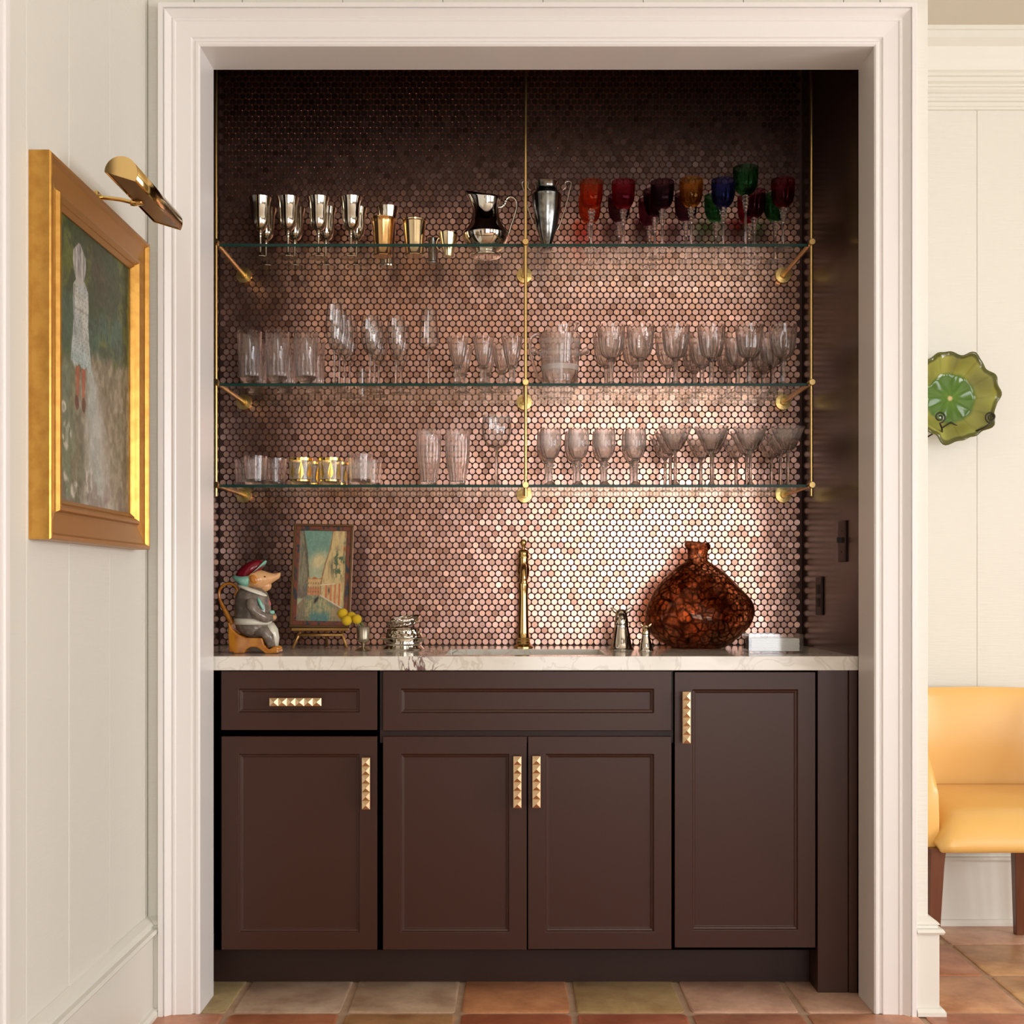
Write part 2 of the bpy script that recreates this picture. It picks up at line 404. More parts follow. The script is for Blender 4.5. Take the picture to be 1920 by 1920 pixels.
# wall_front around the opening
wf = struct(G().box(WL - 0.14, OPL - 0.012, FW0 + 0.006, FW1, 0, CZ).box(OPR + 0.012, END, FW0 + 0.006, FW1, 0, CZ)
            .box(OPL - 0.02, OPR + 0.02, FW0 + 0.006, FW1, OPT + 0.012, CZ).build('wall_front', M['board']))
xs = [WL, -0.70, -0.44, -0.18, 0.08, 0.34, 0.60, 0.86, END]
for a, b in zip(xs, xs[1:]):
    z0 = OPT + 0.02 if (a > OPL - 0.02 and b < OPR + 0.02) else 0
    if z0: G().box(a + 0.001, b - 0.001, FW0, FW0 + 0.008, z0, CZ).build('plank', M['board'], wf, bevel=0.0015)
G().box(WL, OPL - 0.02, FW0, FW0 + 0.008, 0, CZ).build('plank', M['board'], wf, bevel=0.0015)
G().box(OPL - 0.018, -0.70 - 0.001, FW0, FW0 + 0.008, OPT + 0.02, CZ).build('plank', M['board'], wf, bevel=0.0015)
G().box(0.861, OPR + 0.018, FW0, FW0 + 0.008, OPT + 0.02, CZ).build('plank', M['board'], wf, bevel=0.0015)
G().box(OPR + 0.02, END, FW0, FW0 + 0.008, 0, CZ).build('plank', M['board'], wf, bevel=0.0015)
# jamb lining
struct(G().box(OPL - 0.013, OPL, FW0 + 0.002, FW1, 0, OPT).box(OPR, OPR + 0.013, FW0 + 0.002, FW1, 0, OPT)
       .box(OPL - 0.013, OPR + 0.013, FW0 + 0.002, FW1, OPT, OPT + 0.013).build('trim_2', M['casing']))
# casing: profile of (distance from the inner edge, proud of the wall)
CP = [(0, 0), (0, .013), (.004, .017), (.010, .017), (.014, .013), (.019, .013), (.022, .019), (.060, .021), (.063, .024), (.068, .024), (.071, .021),
      (.076, .026), (.083, .033), (.086, .036), (.0865, .031), (.090, .031), (.0905, .038), (.102, .038), (.104, .034), (.104, 0)]
def mitre(name, A, B, da, db, parent=None):
    """casing run from A to B (inner edge points x,z); da, db = outward directions at the ends"""
    v = []; n = len(CP)
    for P, d in ((A, da), (B, db)):
        for u, p in CP: v.append((P[0] + d[0] * u, FW0 + 0.002 - p, P[1] + d[1] * u))
    f = [(i, i + 1, n + i + 1, n + i) for i in range(n - 1)] + [tuple(range(n)), tuple(range(n, 2 * n))]
    return G().add(v, f).build(name, M['casing'], parent)
cs = struct(mitre('trim_3', (OPL, OPT), (OPR, OPT), (-1, 1), (1, 1)))
struct(mitre('trim_4', (OPL, 0), (OPL, OPT), (-1, 0), (-1, 1)))
struct(mitre('trim_5', (OPR, 0), (OPR, OPT), (1, 0), (1, 1)))
# baseboards
BP = [(0, 0), (.022, 0), (.022, .207), (.030, .209), (.034, .215), (.030, .222), (.020, .224), (.018, .230), (.024, .233), (.018, .240), (.008, .246), (0, .250)]
SH = [(0.02, 0), (.036, 0), (.036, .010), (.030, .018), (.022, .020)]
def run(name, prof, P, Q, outP, outQ, m):
    """extrude profile (out, z) from P to Q on the floor; outX = outward 2-vector at each end"""
    n = len(prof); v = []
    for A, d in ((P, outP), (Q, outQ)):
        for u, z in prof: v.append((A[0] + d[0] * u, A[1] + d[1] * u, z))
    return v, [(i, (i + 1) % n, n + (i + 1) % n, n + i) for i in range(n)] + [tuple(range(n)), tuple(range(n, 2 * n))]
g = G()
for pr in (BP, SH):
    g.add(*run('', pr, (WL, 2.24), (WL, FW0), (1, 0), (1, -1), None))
    g.add(*run('', pr, (WL, FW0), (OPL - 0.105, FW0), (1, -1), (0, -1), None))
struct(g.build('baseboard_left', M['trim']))
g = G()
for pr in (BP, SH):
    g.add(*run('', pr, (OPR + 0.105, FW0), (END, FW0), (0, -1), (1, -1), None))
    g.add(*run('', pr, (END, FW0), (END, FAR), (1, -1), (1, -1), None))
struct(g.build('baseboard_front', M['trim']))
# the far wall of the hall
wr = struct(G().box(END - 0.1, RX + 0.2, FAR + 0.0025, FAR + 0.15, 0, CZ + 0.1).build('wall_far', M['board']))
x = END
for wdt in [0.19, 0.258, 0.262, 0.26, 0.26, 0.26, 0.26, 0.26, 0.26, 0.26, 0.26, 0.26, 0.4]:
    G().box(x + 0.0005, x + wdt - 0.0005, FAR, FAR + 0.008, 0, CZ).build('plank', M['board'], wr, bevel=0.0015); x += wdt
g = G(); 
for pr in (BP, SH): g.add(*run('', pr, (END, FAR), (RX, FAR), (0, -1), (0, -1), None))
struct(g.build('baseboard_far', M['trim']))
CR = [(0, 2.668), (.010, 2.668), (.010, 2.676), (.014, 2.678), (.014, 2.690), (.022, 2.692), (.022, 2.702), (.026, 2.704), (.026, 2.712), (.034, 2.716), (.040, 2.722), (.040, 2.728),
      (.046, 2.730), (.046, 2.737), (.056, 2.742), (.056, 2.755), (.064, 2.757), (.064, 2.766), (.072, 2.772), (.084, 2.80), (.100, 2.835), (.120, 2.85), (.124, 2.852), (.124, 2.875), (.13, 2.877), (.13, CZ), (0, CZ)]
v = []; n = len(CR)
for xx in (END, RX):
    for u, z in CR: v.append((xx, FAR - u, z))
struct(G().add(v, [(i, (i + 1) % n, n + (i + 1) % n, n + i) for i in range(n)]).build('trim_6', M['trim']))
# partition between nook and hall
struct(G().box(NR + 0.005, END, FW1, FAR + 0.01, 0, CZ).build('wall_partition', M['board']))
# big room behind the camera
def wall_with_holes(name, axis, pos, th, lo, hi, holes, m):
    g = G(); hs = sorted(holes); e = lo
    def bx(a, b, z0, z1):
        if axis == 'y': g.box(a, b, min(pos, pos + th), max(pos, pos + th), z0, z1)
        else: g.box(min(pos, pos + th), max(pos, pos + th), a, b, z0, z1)
    for a, b, c, d in hs:
        bx(e, a, 0, CZ); bx(a, b, 0, c); bx(a, b, d, CZ); e = b
    bx(e, hi, 0, CZ)
    return struct(g.build(name, m))
wall_with_holes('wall_behind', 'y', WY - 0.15, 0.15, BIGL, RX + 0.2, WIN, M['room_b'])
wall_with_holes('wall_right', 'x', RX, 0.15, WY, FAR + 0.1, RWIN, M['room_b'])
LWIN = [(0.5, 2.1, 0.65, 2.35)]
wall_with_holes('wall_outer', 'x', BIGL, -0.15, WY, 3.3, LWIN, M['room_b'])
struct(G().box(BIGL, WL - 0.14, 3.16, 3.3, 0, CZ).build('wall_outer_end', M['room']))
for a, b, c, d in LWIN:
    g = G()
    for t in range(4): yy = a + (b - a) * t / 3; g.box(BIGL - 0.09, BIGL - 0.05, yy - 0.018, yy + 0.018, c, d)
    for t in range(4): zz = c + (d - c) * t / 3; g.box(BIGL - 0.09, BIGL - 0.05, a, b, zz - 0.018, zz + 0.018)
    struct(g.build('window_6', M['muntin']))
for i, (a, b, c, d) in enumerate(WIN):
    g = G()
    for t in range(4): xx = a + (b - a) * t / 3; g.box(xx - 0.018, xx + 0.018, WY - 0.09, WY - 0.05, c, d)
    for t in range(5): zz = c + (d - c) * t / 4; g.box(a, b, WY - 0.09, WY - 0.05, zz - 0.018, zz + 0.018)
    struct(g.build('window_%d' % (i + 1), M['muntin']))
for i, (a, b, c, d) in enumerate(RWIN):
    g = G()
    for t in range(4): yy = a + (b - a) * t / 3; g.box(RX + 0.05, RX + 0.09, yy - 0.018, yy + 0.018, c, d)
    for t in range(4): zz = c + (d - c) * t / 3; g.box(RX + 0.05, RX + 0.09, a, b, zz - 0.018, zz + 0.018)
    struct(g.build('window_%d' % (i + 4), M['muntin']))
struct(G().box(BIGL - 0.1, RX + 0.1, WY - 0.1, FAR + 0.1, CZ, CZ + 0.1).build('ceiling', M['ceil']))
# floor: grout bed with terracotta tiles
fl = struct(G().box(BIGL - 0.1, RX + 0.1, WY - 0.1, FAR + 0.1, -0.05, -0.004).build('floor', M['grout']))
def terracotta():
    m = attr_mat('terracotta_tile', 0.42, 0, spec=0.4, bump=((35, 35, 35), 0.35, 0.002))
    nt = m.node_tree; b = nt.nodes['Principled BSDF']; a = [n for n in nt.nodes if n.bl_idname == 'ShaderNodeAttribute'][0]
    geo = nt.nodes.new('ShaderNodeNewGeometry')
    n = nt.nodes.new('ShaderNodeTexNoise'); n.inputs['Scale'].default_value = 9; n.inputs['Detail'].default_value = 6; n.inputs['Roughness'].default_value = 0.65
    nt.links.new(geo.outputs['Position'], n.inputs['Vector'])
    r = nt.nodes.new('ShaderNodeValToRGB'); e = r.color_ramp.elements
    e[0].position = 0.34; e[0].color = (0.72, 0.62, 0.6, 1); e[1].position = 0.66; e[1].color = (1.18, 1.2, 1.25, 1)
    nt.links.new(n.outputs[0], r.inputs[0])
    mx = nt.nodes.new('ShaderNodeMix'); mx.data_type = 'RGBA'; mx.blend_type = 'MULTIPLY'; mx.inputs[0].default_value = 1
    nt.links.new(a.outputs['Color'], mx.inputs[6]); nt.links.new(r.outputs[0], mx.inputs[7]); nt.links.new(mx.outputs[2], b.inputs['Base Color'])
    return m
M['terra'] = terracotta()
PAL = [S(196, 134, 98), S(188, 124, 92), S(192, 156, 124), S(172, 146, 100), S(202, 160, 130), S(204, 142, 100), S(184, 142, 108), S(210, 170, 140)]
known = {(-4, 0): S(174, 154, 110), (-3, 0): S(184, 158, 132), (-2, 0): S(194, 166, 136), (-1, 0): S(200, 140, 96), (0, 0): S(180, 152, 104), (1, 0): S(213, 172, 144), (2, 0): S(212, 174, 146),
         (-3, -1): S(192, 124, 86), (-2, -1): S(204, 156, 106), (-1, -1): S(190, 112, 76), (0, -1): S(194, 118, 86), (1, -1): S(198, 136, 106), (2, -1): S(213, 154, 118),
         (-4, -1): S(204, 144, 110), (3, 0): S(204, 154, 114), (3, 1): S(188, 130, 96), (4, 0): S(214, 172, 122), (4, 1): S(204, 162, 116)}
def poly_tile(x0, x1, y0, y1):
    """one worn tile with softly uneven edges and a rounded arris"""
    c = []
    r = 0.012
    for (cx, cy, a0) in ((x1 - r, y1 - r, 0), (x0 + r, y1 - r, 90), (x0 + r, y0 + r, 180), (x1 - r, y0 + r, 270)):
        for t in (0, 45, 90):
            a = math.radians(a0 + t); c.append((cx + r * math.cos(a), cy + r * math.sin(a)))
    c = [(a + random.uniform(-.002, .002), b + random.uniform(-.002, .002)) for a, b in c]
    n = len(c); mx, my = (x0 + x1) / 2, (y0 + y1) / 2
    v = [(a, b, -0.006) for a, b in c] + [(a, b, -0.002) for a, b in c] + [(mx + (a - mx) * .975, my + (b - my) * .975, 0.0) for a, b in c]
    f = []
    for L in (0, 1):
        f += [(L * n + i, L * n + (i + 1) % n, (L + 1) * n + (i + 1) % n, (L + 1) * n + i) for i in range(n)]
    f.append(tuple(2 * n + i for i in range(n)))
    return v, f
tx, ty, x00, y00 = 0.298, 0.305, 0.159, 3.155
for i in range(-5, 12):
    for j in range(-3, 4):
        x0 = x00 + i * tx; y0 = y00 + j * ty
        if x0 < -1.5 or x0 > 3.2 or y0 > FAR: continue
        v, f = poly_tile(x0 + 0.009, x0 + tx - 0.009, y0 + 0.008, y0 + ty - 0.008)
        o = G().add(v, f).build('tile', M['terra'], fl, angle=35)
        col = known.get((i, j)) or random.choice(PAL)
        at = o.data.color_attributes.new('tint', 'FLOAT_COLOR', 'POINT'); at.data.foreach_set('color', np.tile([*col, 1.0], len(v)))

# ------------------------------------------------------------------ nook
struct(G().box(NL - 0.05, NL, FW1, NB + 0.05, 0, CZ).build('wall_nook_left', M['nook']))
struct(G().box(NR - 0.0, NR + 0.004, FW1 - 0.0, NB, 0, CZ).build('wall_nook_right', M['nook']))
struct(G().box(NL, NR, FW1, NB, CZ - 0.01, CZ).box(NL, NR, FW1 - 0.002, FW1 + 0.004, OPT + 0.014, CZ).box(NL, OPL - 0.013, FW1 - 0.002, FW1 + 0.004, 0, OPT + 0.014).box(OPR + 0.0005, NR, FW1 + 0.0005, FW1 + 0.003, 0, OPT + 0.014).build('ceiling_nook', M['nook']))
wb = struct(G().box(NL - 0.05, NR + 0.004, NB, NB + 0.05, 0, CZ).build('wall_back', M['grout_dark']))
# penny tiles of brushed copper
PITCH = 0.02125; RR = 0.0100; ROWH = PITCH * math.sqrt(3) / 2; TH = 0.0045
cent = []
row = 0; z = CT + 0.0115
while z < CZ - 0.02:
    x = NL + 0.012 + (PITCH / 2 if row % 2 else 0)
    while x < NR - 0.012: cent.append((x, z)); x += PITCH
    z += ROWH; row += 1
cent = np.array(cent); NT = len(cent)
hue = rng.random(NT); val = np.clip(rng.normal(1, 0.10, NT), 0.72, 1.22)
c_or = np.array([0.64, 0.35, 0.245]); c_pk = np.array([0.63, 0.385, 0.315]); c_dk = np.array([0.45, 0.24, 0.17])
col = c_or[None] * (1 - hue[:, None]) + c_pk[None] * hue[:, None]
dk = rng.random(NT) < 0.10; col[dk] = c_dk
col *= val[:, None] * 0.95
tilt = rng.normal(0, 0.010, (NT, 2))
def tile_mesh(idx, name):
    seg = 16; a = np.arange(seg) * 2 * PI / seg; ca, sa = np.cos(a), np.sin(a)
    n = len(idx); V = np.zeros((n, 3 * seg, 3))
    for k, (r, y) in enumerate(((RR, 0.0), (RR, TH * 0.72), (RR * 0.92, TH))):
        V[:, k * seg:(k + 1) * seg, 0] = cent[idx, 0, None] + r * ca
        V[:, k * seg:(k + 1) * seg, 2] = cent[idx, 1, None] + r * sa
        V[:, k * seg:(k + 1) * seg, 1] = NB - y + (tilt[idx, 0, None] * r * ca + tilt[idx, 1, None] * r * sa if k else 0)
    F = []
    for k in range(2):
        for i in range(seg):
            j = (i + 1) % seg; F.append((k * seg + i, (k + 1) * seg + i, (k + 1) * seg + j, k * seg + j))
    quads = np.array(F); top = np.arange(2 * seg, 3 * seg)[::-1]
    nv = 3 * seg; off = (np.arange(n) * nv)[:, None]
    loops = np.concatenate([(quads.reshape(-1)[None] + off), (top[None] + off)], axis=1).reshape(-1)
    sizes = np.tile(np.array([4] * len(quads) + [seg]), n)
    me = bpy.data.meshes.new(name); me.vertices.add(n * nv); me.vertices.foreach_set('co', V.reshape(-1))
    me.loops.add(len(loops)); me.loops.foreach_set('vertex_index', loops.astype(np.int32))
    st = np.concatenate([[0], np.cumsum(sizes)[:-1]]); me.polygons.add(len(sizes))
    me.polygons.foreach_set('loop_start', st.astype(np.int32))
    me.update(calc_edges=True); me.validate(); me.polygons.foreach_set('use_smooth', [False] * len(me.polygons))
    at = me.color_attributes.new('tint', 'FLOAT_COLOR', 'POINT')
    cc = np.ones((n, nv, 4)); cc[:, :, :3] = col[idx][:, None, :]; at.data.foreach_set('color', cc.reshape(-1))
    me.materials.append(M['copper']); return me
dist = (cent[:, 0] - 0.0) ** 2 * 0.25 + (cent[:, 1] - 1.20) ** 2 * 3
order = np.argsort(dist); near = order[:300]; rest = order[300:]
for k in near:
    o = bpy.data.objects.new('tile', tile_mesh(np.array([k]), 'tile')); C.objects.link(o); o.parent = wb
o = bpy.data.objects.new('penny_tiles', tile_mesh(rest, 'penny_tiles')); C.objects.link(o); o.parent = wb; o['kind'] = 'stuff'

# dark plates on the nook side wall
def side_plate(name, label, cat, y, z, hw, hh, parts):
    t = thing(name, label, cat, (NR, y, z))
    G().box(-0.006, 0, -hw, hw, -hh, hh).build('cover_plate', M['cab_dark'], t, bevel=0.002)
    for nm, (a, b, c, d, e) in parts: G().box(-0.006 - e, -0.005, a, b, c, d).build(nm, M['black'], t, bevel=0.001)
    return t
side_plate('light_switch', 'dark brown toggle switch plate on the side wall above the outlet', 'switch', 3.455, Z(1015, 3.455), 0.036, 0.0585,
           [('toggle', (-0.005, 0.005, -0.004, 0.012, 0.012)), ('screw', (-0.003, 0.003, 0.027, 0.033, 0.001)), ('screw', (-0.003, 0.003, -0.033, -0.027, 0.001))])
side_plate('electrical_outlet', 'dark brown duplex outlet low on the side wall by the tiles', 'outlet', 3.715, Z(1117, 3.715), 0.036, 0.0585,
           [('socket', (-0.016, 0.016, 0.006, 0.034, 0.002)), ('socket', (-0.016, 0.016, -0.034, -0.006, 0.002))])

# ------------------------------------------------------------------ cabinets
CD = 3.33                                      # face-frame depth; doors stand 2 cm proud
DD = 3.312
def cx(px): return X(px, DD)
def cz(py): return Z(py, DD)
def panel(name, x0, x1, z0, z1, parent, rail=0.048):
    """shaker door with a moulded groove"""
    lv = [(0, DD), (rail, DD), (rail + 0.002, DD + 0.0045), (rail + 0.007, DD + 0.0055), (rail + 0.009, DD + 0.008)]
    v = []; f = []
    for u, y in lv: v += [(x0 + u, y, z0 + u), (x1 - u, y, z0 + u), (x1 - u, y, z1 - u), (x0 + u, y, z1 - u)]
    v += [(x0, CD - 0.001, z0), (x1, CD - 0.001, z0), (x1, CD - 0.001, z1), (x0, CD - 0.001, z1)]
    for L in range(len(lv) - 1):
        for i in range(4): j = (i + 1) % 4; f.append((L * 4 + i, L * 4 + j, L * 4 + 4 + j, L * 4 + 4 + i))
    n = len(lv) - 1; f.append(tuple(n * 4 + i for i in range(4))); b = len(lv) * 4
    for i in range(4): j = (i + 1) % 4; f.append((i, j, b + j, b + i))
    f.append((b + 3, b + 2, b + 1, b))
    return G().add(v, f).build(name, M['cab'], parent, bevel=0.0012)
def handle(px, py, L, vert, parent):
    """bar of pyramid studs on two posts"""
    k = 6; s = L / k; wd = 0.0215; g = G(); y0 = DD - 0.030
    for i in range(k):
        a, b = -L / 2 + i * s, -L / 2 + (i + 1) * s; m_ = (a + b) / 2
        q = [(a, -wd / 2), (b, -wd / 2), (b, wd / 2), (a, wd / 2)]
        V = [(p[0], 0, p[1]) for p in q] + [(m_, -0.0065, 0)] + [(p[0], 0.008, p[1]) for p in q]
        g.add(V, [(0, 1, 4), (1, 2, 4), (2, 3, 4), (3, 0, 4), (5, 6, 7, 8)] + [(j, (j + 1) % 4, 5 + (j + 1) % 4, 5 + j) for j in range(4)])
    if vert: g.v = [(z, y, x) for x, y, z in g.v]
    cxx, czz = cx(px), cz(py)
    g.v = [(x + cxx, y + y0, z + czz) for x, y, z in g.v]
    h = g.build('handle', M['gold_handle'], parent)
    for sgn in (-1, 1):
        d = sgn * L * 0.36; dx, dz = (0, d) if vert else (d, 0)
        p = G().tube([(cxx + dx, y0 + 0.006, czz + dz), (cxx + dx, DD, czz + dz)], 0.005, 8).build('post', M['gold_handle'], h, smooth=True)
HL = 97 / (F / (DD - 0.03))
TK = Z(1781, CD)                               # bottom of the boxes
top = CT - 0.038
def carcass(px0, px1, nm, label):
    t = thing(nm, label, 'cabinet', (0, 0, 0))
    x0, x1 = X(px0, CD), X(px1, CD)
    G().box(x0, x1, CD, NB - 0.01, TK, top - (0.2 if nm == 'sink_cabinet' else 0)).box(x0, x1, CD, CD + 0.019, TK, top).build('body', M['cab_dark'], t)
    return t
ta = carcass(402.5, 712, 'base_cabinet', 'chocolate brown base cabinet with one drawer over a single door')
d = panel('drawer', cx(414.5), cx(707), cz(1369), cz(1258.5), ta); handle(557.5, 1314.5, HL, False, d)
d = panel('door', cx(415), cx(707), cz(1781), cz(1381), ta); handle(688.5, 1466, HL, True, d)
tb = carcass(712.5, 1262, 'sink_cabinet', 'wide chocolate brown sink cabinet with a false front over two doors')
panel('false_front', cx(718), cx(1259), cz(1370), cz(1258.5), tb)
d = panel('door', cx(718), cx(987.5), cz(1781), cz(1381), tb); handle(970, 1463.5, HL, True, d)
d = panel('door', cx(990), cx(1259), cz(1780), cz(1381), tb); handle(1005.5, 1463, HL, True, d)
tc_ = carcass(1262.5, 1528.5, 'appliance_cabinet', 'tall-doored chocolate brown cabinet with one full height door')
d = panel('door', cx(1265), cx(1529), cz(1777), cz(1260), tc_); handle(1284.5, 1343.5, HL, True, d)
# toe kick and end filler
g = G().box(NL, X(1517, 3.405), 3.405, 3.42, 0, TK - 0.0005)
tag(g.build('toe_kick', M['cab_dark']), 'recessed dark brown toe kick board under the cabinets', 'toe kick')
t = thing('filler_panel', 'narrow brown filler panel standing on the floor beside the jamb', 'panel', (0, 0, 0))
G().box(X(1530, CD), X(1590, DD), DD, CD + 0.02, 0, top).box(X(1530, CD), X(1530, CD) + 0.018, CD + 0.02, 3.45, 0, TK).build('board', M['cab'], t, bevel=0.001)
G().box(X(1591, DD), NR - 0.001, DD - 0.004, CD, 0, top).build('scribe_strip', M['cab'], t, bevel=0.002)
# worktop
SX0, SX1, SY0, SY1 = X(846, 3.70), X(1122, 3.70), 3.375, 3.69
CF = 3.30
t = thing('countertop', 'cream marble worktop with grey and burgundy veins and a cut-out sink', 'countertop', (0, 0, 0))
o4 = [(NL + 0.001, CF), (NR - 0.001, CF), (NR - 0.001, NB), (NL + 0.001, NB)]; i4 = [(SX0, SY0), (SX1, SY0), (SX1, SY1), (SX0, SY1)]
v = [(x, y, z) for z in (top, CT) for x, y in o4 + i4]
f = []
for i in range(4):
    j = (i + 1) % 4
    f += [(8 + i, 8 + j, 12 + j, 12 + i), (i, j, 4 + j, 4 + i), (i, j, 8 + j, 8 + i), (4 + i, 4 + j, 12 + j, 12 + i)]
G().add(v, f).build('slab', M['marble'], t, bevel=0.0015)
t = thing('sink_basin', 'undermounted white sink basin below the worktop cut-out', 'sink', (0, 0, 0))
e = 0.008; zb = top - 0.17
v = [(SX0 - e, SY0 - e, top - .001), (SX1 + e, SY0 - e, top - .001), (SX1 + e, SY1 + e, top - .001), (SX0 - e, SY1 + e, top - .001)]
v += [(SX0, SY0, top - .001), (SX1, SY0, top - .001), (SX1, SY1, top - .001), (SX0, SY1, top - .001)]
v += [(SX0 + .01, SY0 + .01, zb), (SX1 - .01, SY0 + .01, zb), (SX1 - .01, SY1 - .01, zb), (SX0 + .01, SY1 - .01, zb)]
f = [(i, (i + 1) % 4, 4 + (i + 1) % 4, 4 + i) for i in range(4)] + [(4 + i, 4 + (i + 1) % 4, 8 + (i + 1) % 4, 8 + i) for i in range(4)] + [(8, 9, 10, 11)]
G().add(v, f).build('bowl', M['sink'], t)
G().lathe([(0, zb + .001), (.03, zb + .001), (.034, zb + .003), (.04, zb + .001)], 24, loc=((SX0 + SX1) / 2, (SY0 + SY1) / 2, 0)).build('drain', M['brass'], t, smooth=True)

# ------------------------------------------------------------------ brass faucet
fy = 3.80
t = thing('faucet', 'tall brass column tap with ball finial behind the sink', 'faucet', (X(981.5, fy), fy, CT))
k = fy / F
pr = [(0, 0), (.0315, 0), (.0315, .003), (.027, .006), (.022, .011), (.0225, .014), (.020, .018), (.021, .024), (.0185, .026), (.020, .031), (.0178, .034), (.0170, .05), (.0155, .10), (.0142, .16), (.0150, .185), (.0165, .197), (.0165, .205), (.013, .208), (.0130, .214), (.0145, .22), (.018, .235),
      (.0200, .248), (.0175, .262), (.0155, .270), (.0155, .285), (.0175, .287), (.0175, .293), (.016, .295), (.016, .305), (.0175, .307), (.012, .312), (.005, .314), (.0042, .322), (.006, .324), (.009, .329), (.0100, .335), (.009, .341), (.005, .345), (0, .346)]
pr = [(r, z * 0.975) for r, z in pr]
G().lathe(pr[:20], 32).build('column', M['brass_pol'], t, smooth=True, angle=40)
G().lathe(pr[19:31] + [(0, pr[30][1])], 32).build('head', M['brass_pol'], t, smooth=True, angle=40)
G().lathe([(0, pr[30][1])] + pr[30:], 24).build('finial', M['brass_pol'], t, smooth=True, angle=40)
sp = smooth_pts([(0, -.012, .232), (0, -.04, .247), (0, -.075, .252), (0, -.10, .243), (0, -.112, .225), (0, -.114, .21)], 4)
G().tube(sp, [.0105 - .002 * i / len(sp) for i in range(len(sp))], 14).build('spout', M['brass_pol'], t, smooth=True)
G().lathe([(0, .198), (.0105, .198), (.0115, .202), (.0105, .208), (.009, .212), (0, .212)], 20, loc=(0, -.114, 0)).build('nozzle', M['brass_pol'], t, smooth=True, angle=40)

# ------------------------------------------------------------------ glass shelves on brass uprights
RD = 3.565
SZ = [Z(457, 3.58), Z(718.5, 3.58), Z(908.5, 3.58)]           # shelf tops
SX = (X(404, 3.58), X(1524, 3.58))
for zt, wd in zip(SZ, ('top', 'middle', 'lowest')):
    t = thing('glass_shelf', 'clear glass shelf with green edge, %s of the three' % wd, 'shelf', (0, 0, zt), group='glass shelves in the bar nook')
    G().box(SX[0], SX[1], 3.583, 3.932, -.008, 0).build('pane', M['shelf'], t)
    G().box(SX[0], SX[1], 3.5805, 3.583, -.008, 0).build('front_edge', M['shelf_edge'], t)
for px, wd in ((405, 'beside the cream left jamb'), (985.5, 'in the middle of the tiled wall'), (1521.5, 'near the dark side wall')):
    x = X(px, RD)
    t = thing('shelf_upright', 'thin brass rod with three wall brackets ' + wd, 'shelf support', (x, RD, 0), group='brass shelf uprights')
    G().tube([(0, 0, SZ[2] - .035), (0, 0, CZ - 0.011)], .0048, 12).build('rod', M['brass'], t, smooth=True, angle=50)
    for zt in SZ:
        zz = zt - .001 if zt != SZ[2] else zt - .003
        b = G().tube([(0, 0, zz), (0, NB - RD - .004, zz)], .0072, 14).build('bracket', M['brass'], t, smooth=True, angle=50)
        G().tube([(0, -.0125, zz), (0, -.0105, zz), (0, .008, zz), (0, .010, zz)], [.0085, .0100, .0100, .0085], 20).build('collar', M['brass'], b, smooth=True, angle=40)
        fl_ = G().tube([(0, NB - RD - .030, zz), (0, NB - RD - .026, zz), (0, NB - RD - .018, zz), (0, NB - RD - .017, zz), (0, NB - RD - .006, zz), (0, NB - RD - .004, zz)],
                 [.0105, .0115, .0115, .0250, .0265, .0245], 24).build('flange', M['brass'], b, smooth=True, angle=40)

# ------------------------------------------------------------------ tableware
def cuts(n, depth, z0, z1, sharp=True):
    def m(a, r, z):
        if z < z0 or z > z1 or r < 0.004: return r
        e = min(1, (z - z0) / 0.006, (z1 - z) / 0.012)
        c = abs(math.sin(n * a / 2)) if sharp else 0.5 + 0.5 * math.cos(n * a)
        return r - depth * e * (1 - c)
    return m
def shell(pr, t=0.0016, zb=None):
    """outer profile from the bottom centre to the rim -> closed thick wall"""
    zb = zb if zb is not None else pr[0][1] + 0.004
    inn = [(max(r - t, 0.0004), z) for r, z in pr[::-1] if z > zb + 0.001 and r > t * 1.5]
    last = inn[-1][0]
    return pr + inn + [(last * 0.6, zb + (0.0006)), (0, zb)]
def dens(pr, n=3):
    """subdivide a profile smoothly"""
    q = smooth_pts([(r, 0, z) for r, z in pr], n); return [(max(p.x, 0), p.z) for p in q]

def vessel(name, label, cat, group, parts, seg=32):
    t = thing(name, label, cat, (0, 0, 0), group=group)
    for nm, pr, m, mod, sg in parts:
        G().lathe(pr, sg or seg, mod).build(nm, m, t, smooth=True, angle=38)
    return t
FOOT = lambda R, t=.0025: [(0, 0), (R, 0), (R, .0012), (R * .6, t + .0006), (R * .25, t + .002), (.0, t + .003)]
K = {}
def kind(nm, build): K[nm] = dict(build=build, proto=None)
def place(k, px, D, shelf_z, label, group=None, rz=0):
    loc = (X(px, D), D, shelf_z + 0.0004)
    d = K[k]
    if d['proto'] is None:
        t = d['build'](); t.location = loc; t.rotation_euler = (0, 0, rz); t['label'] = label
        if group: t['group'] = group
        d['proto'] = t; return t
    return copy_tree(d['proto'], loc, label, rz, group)

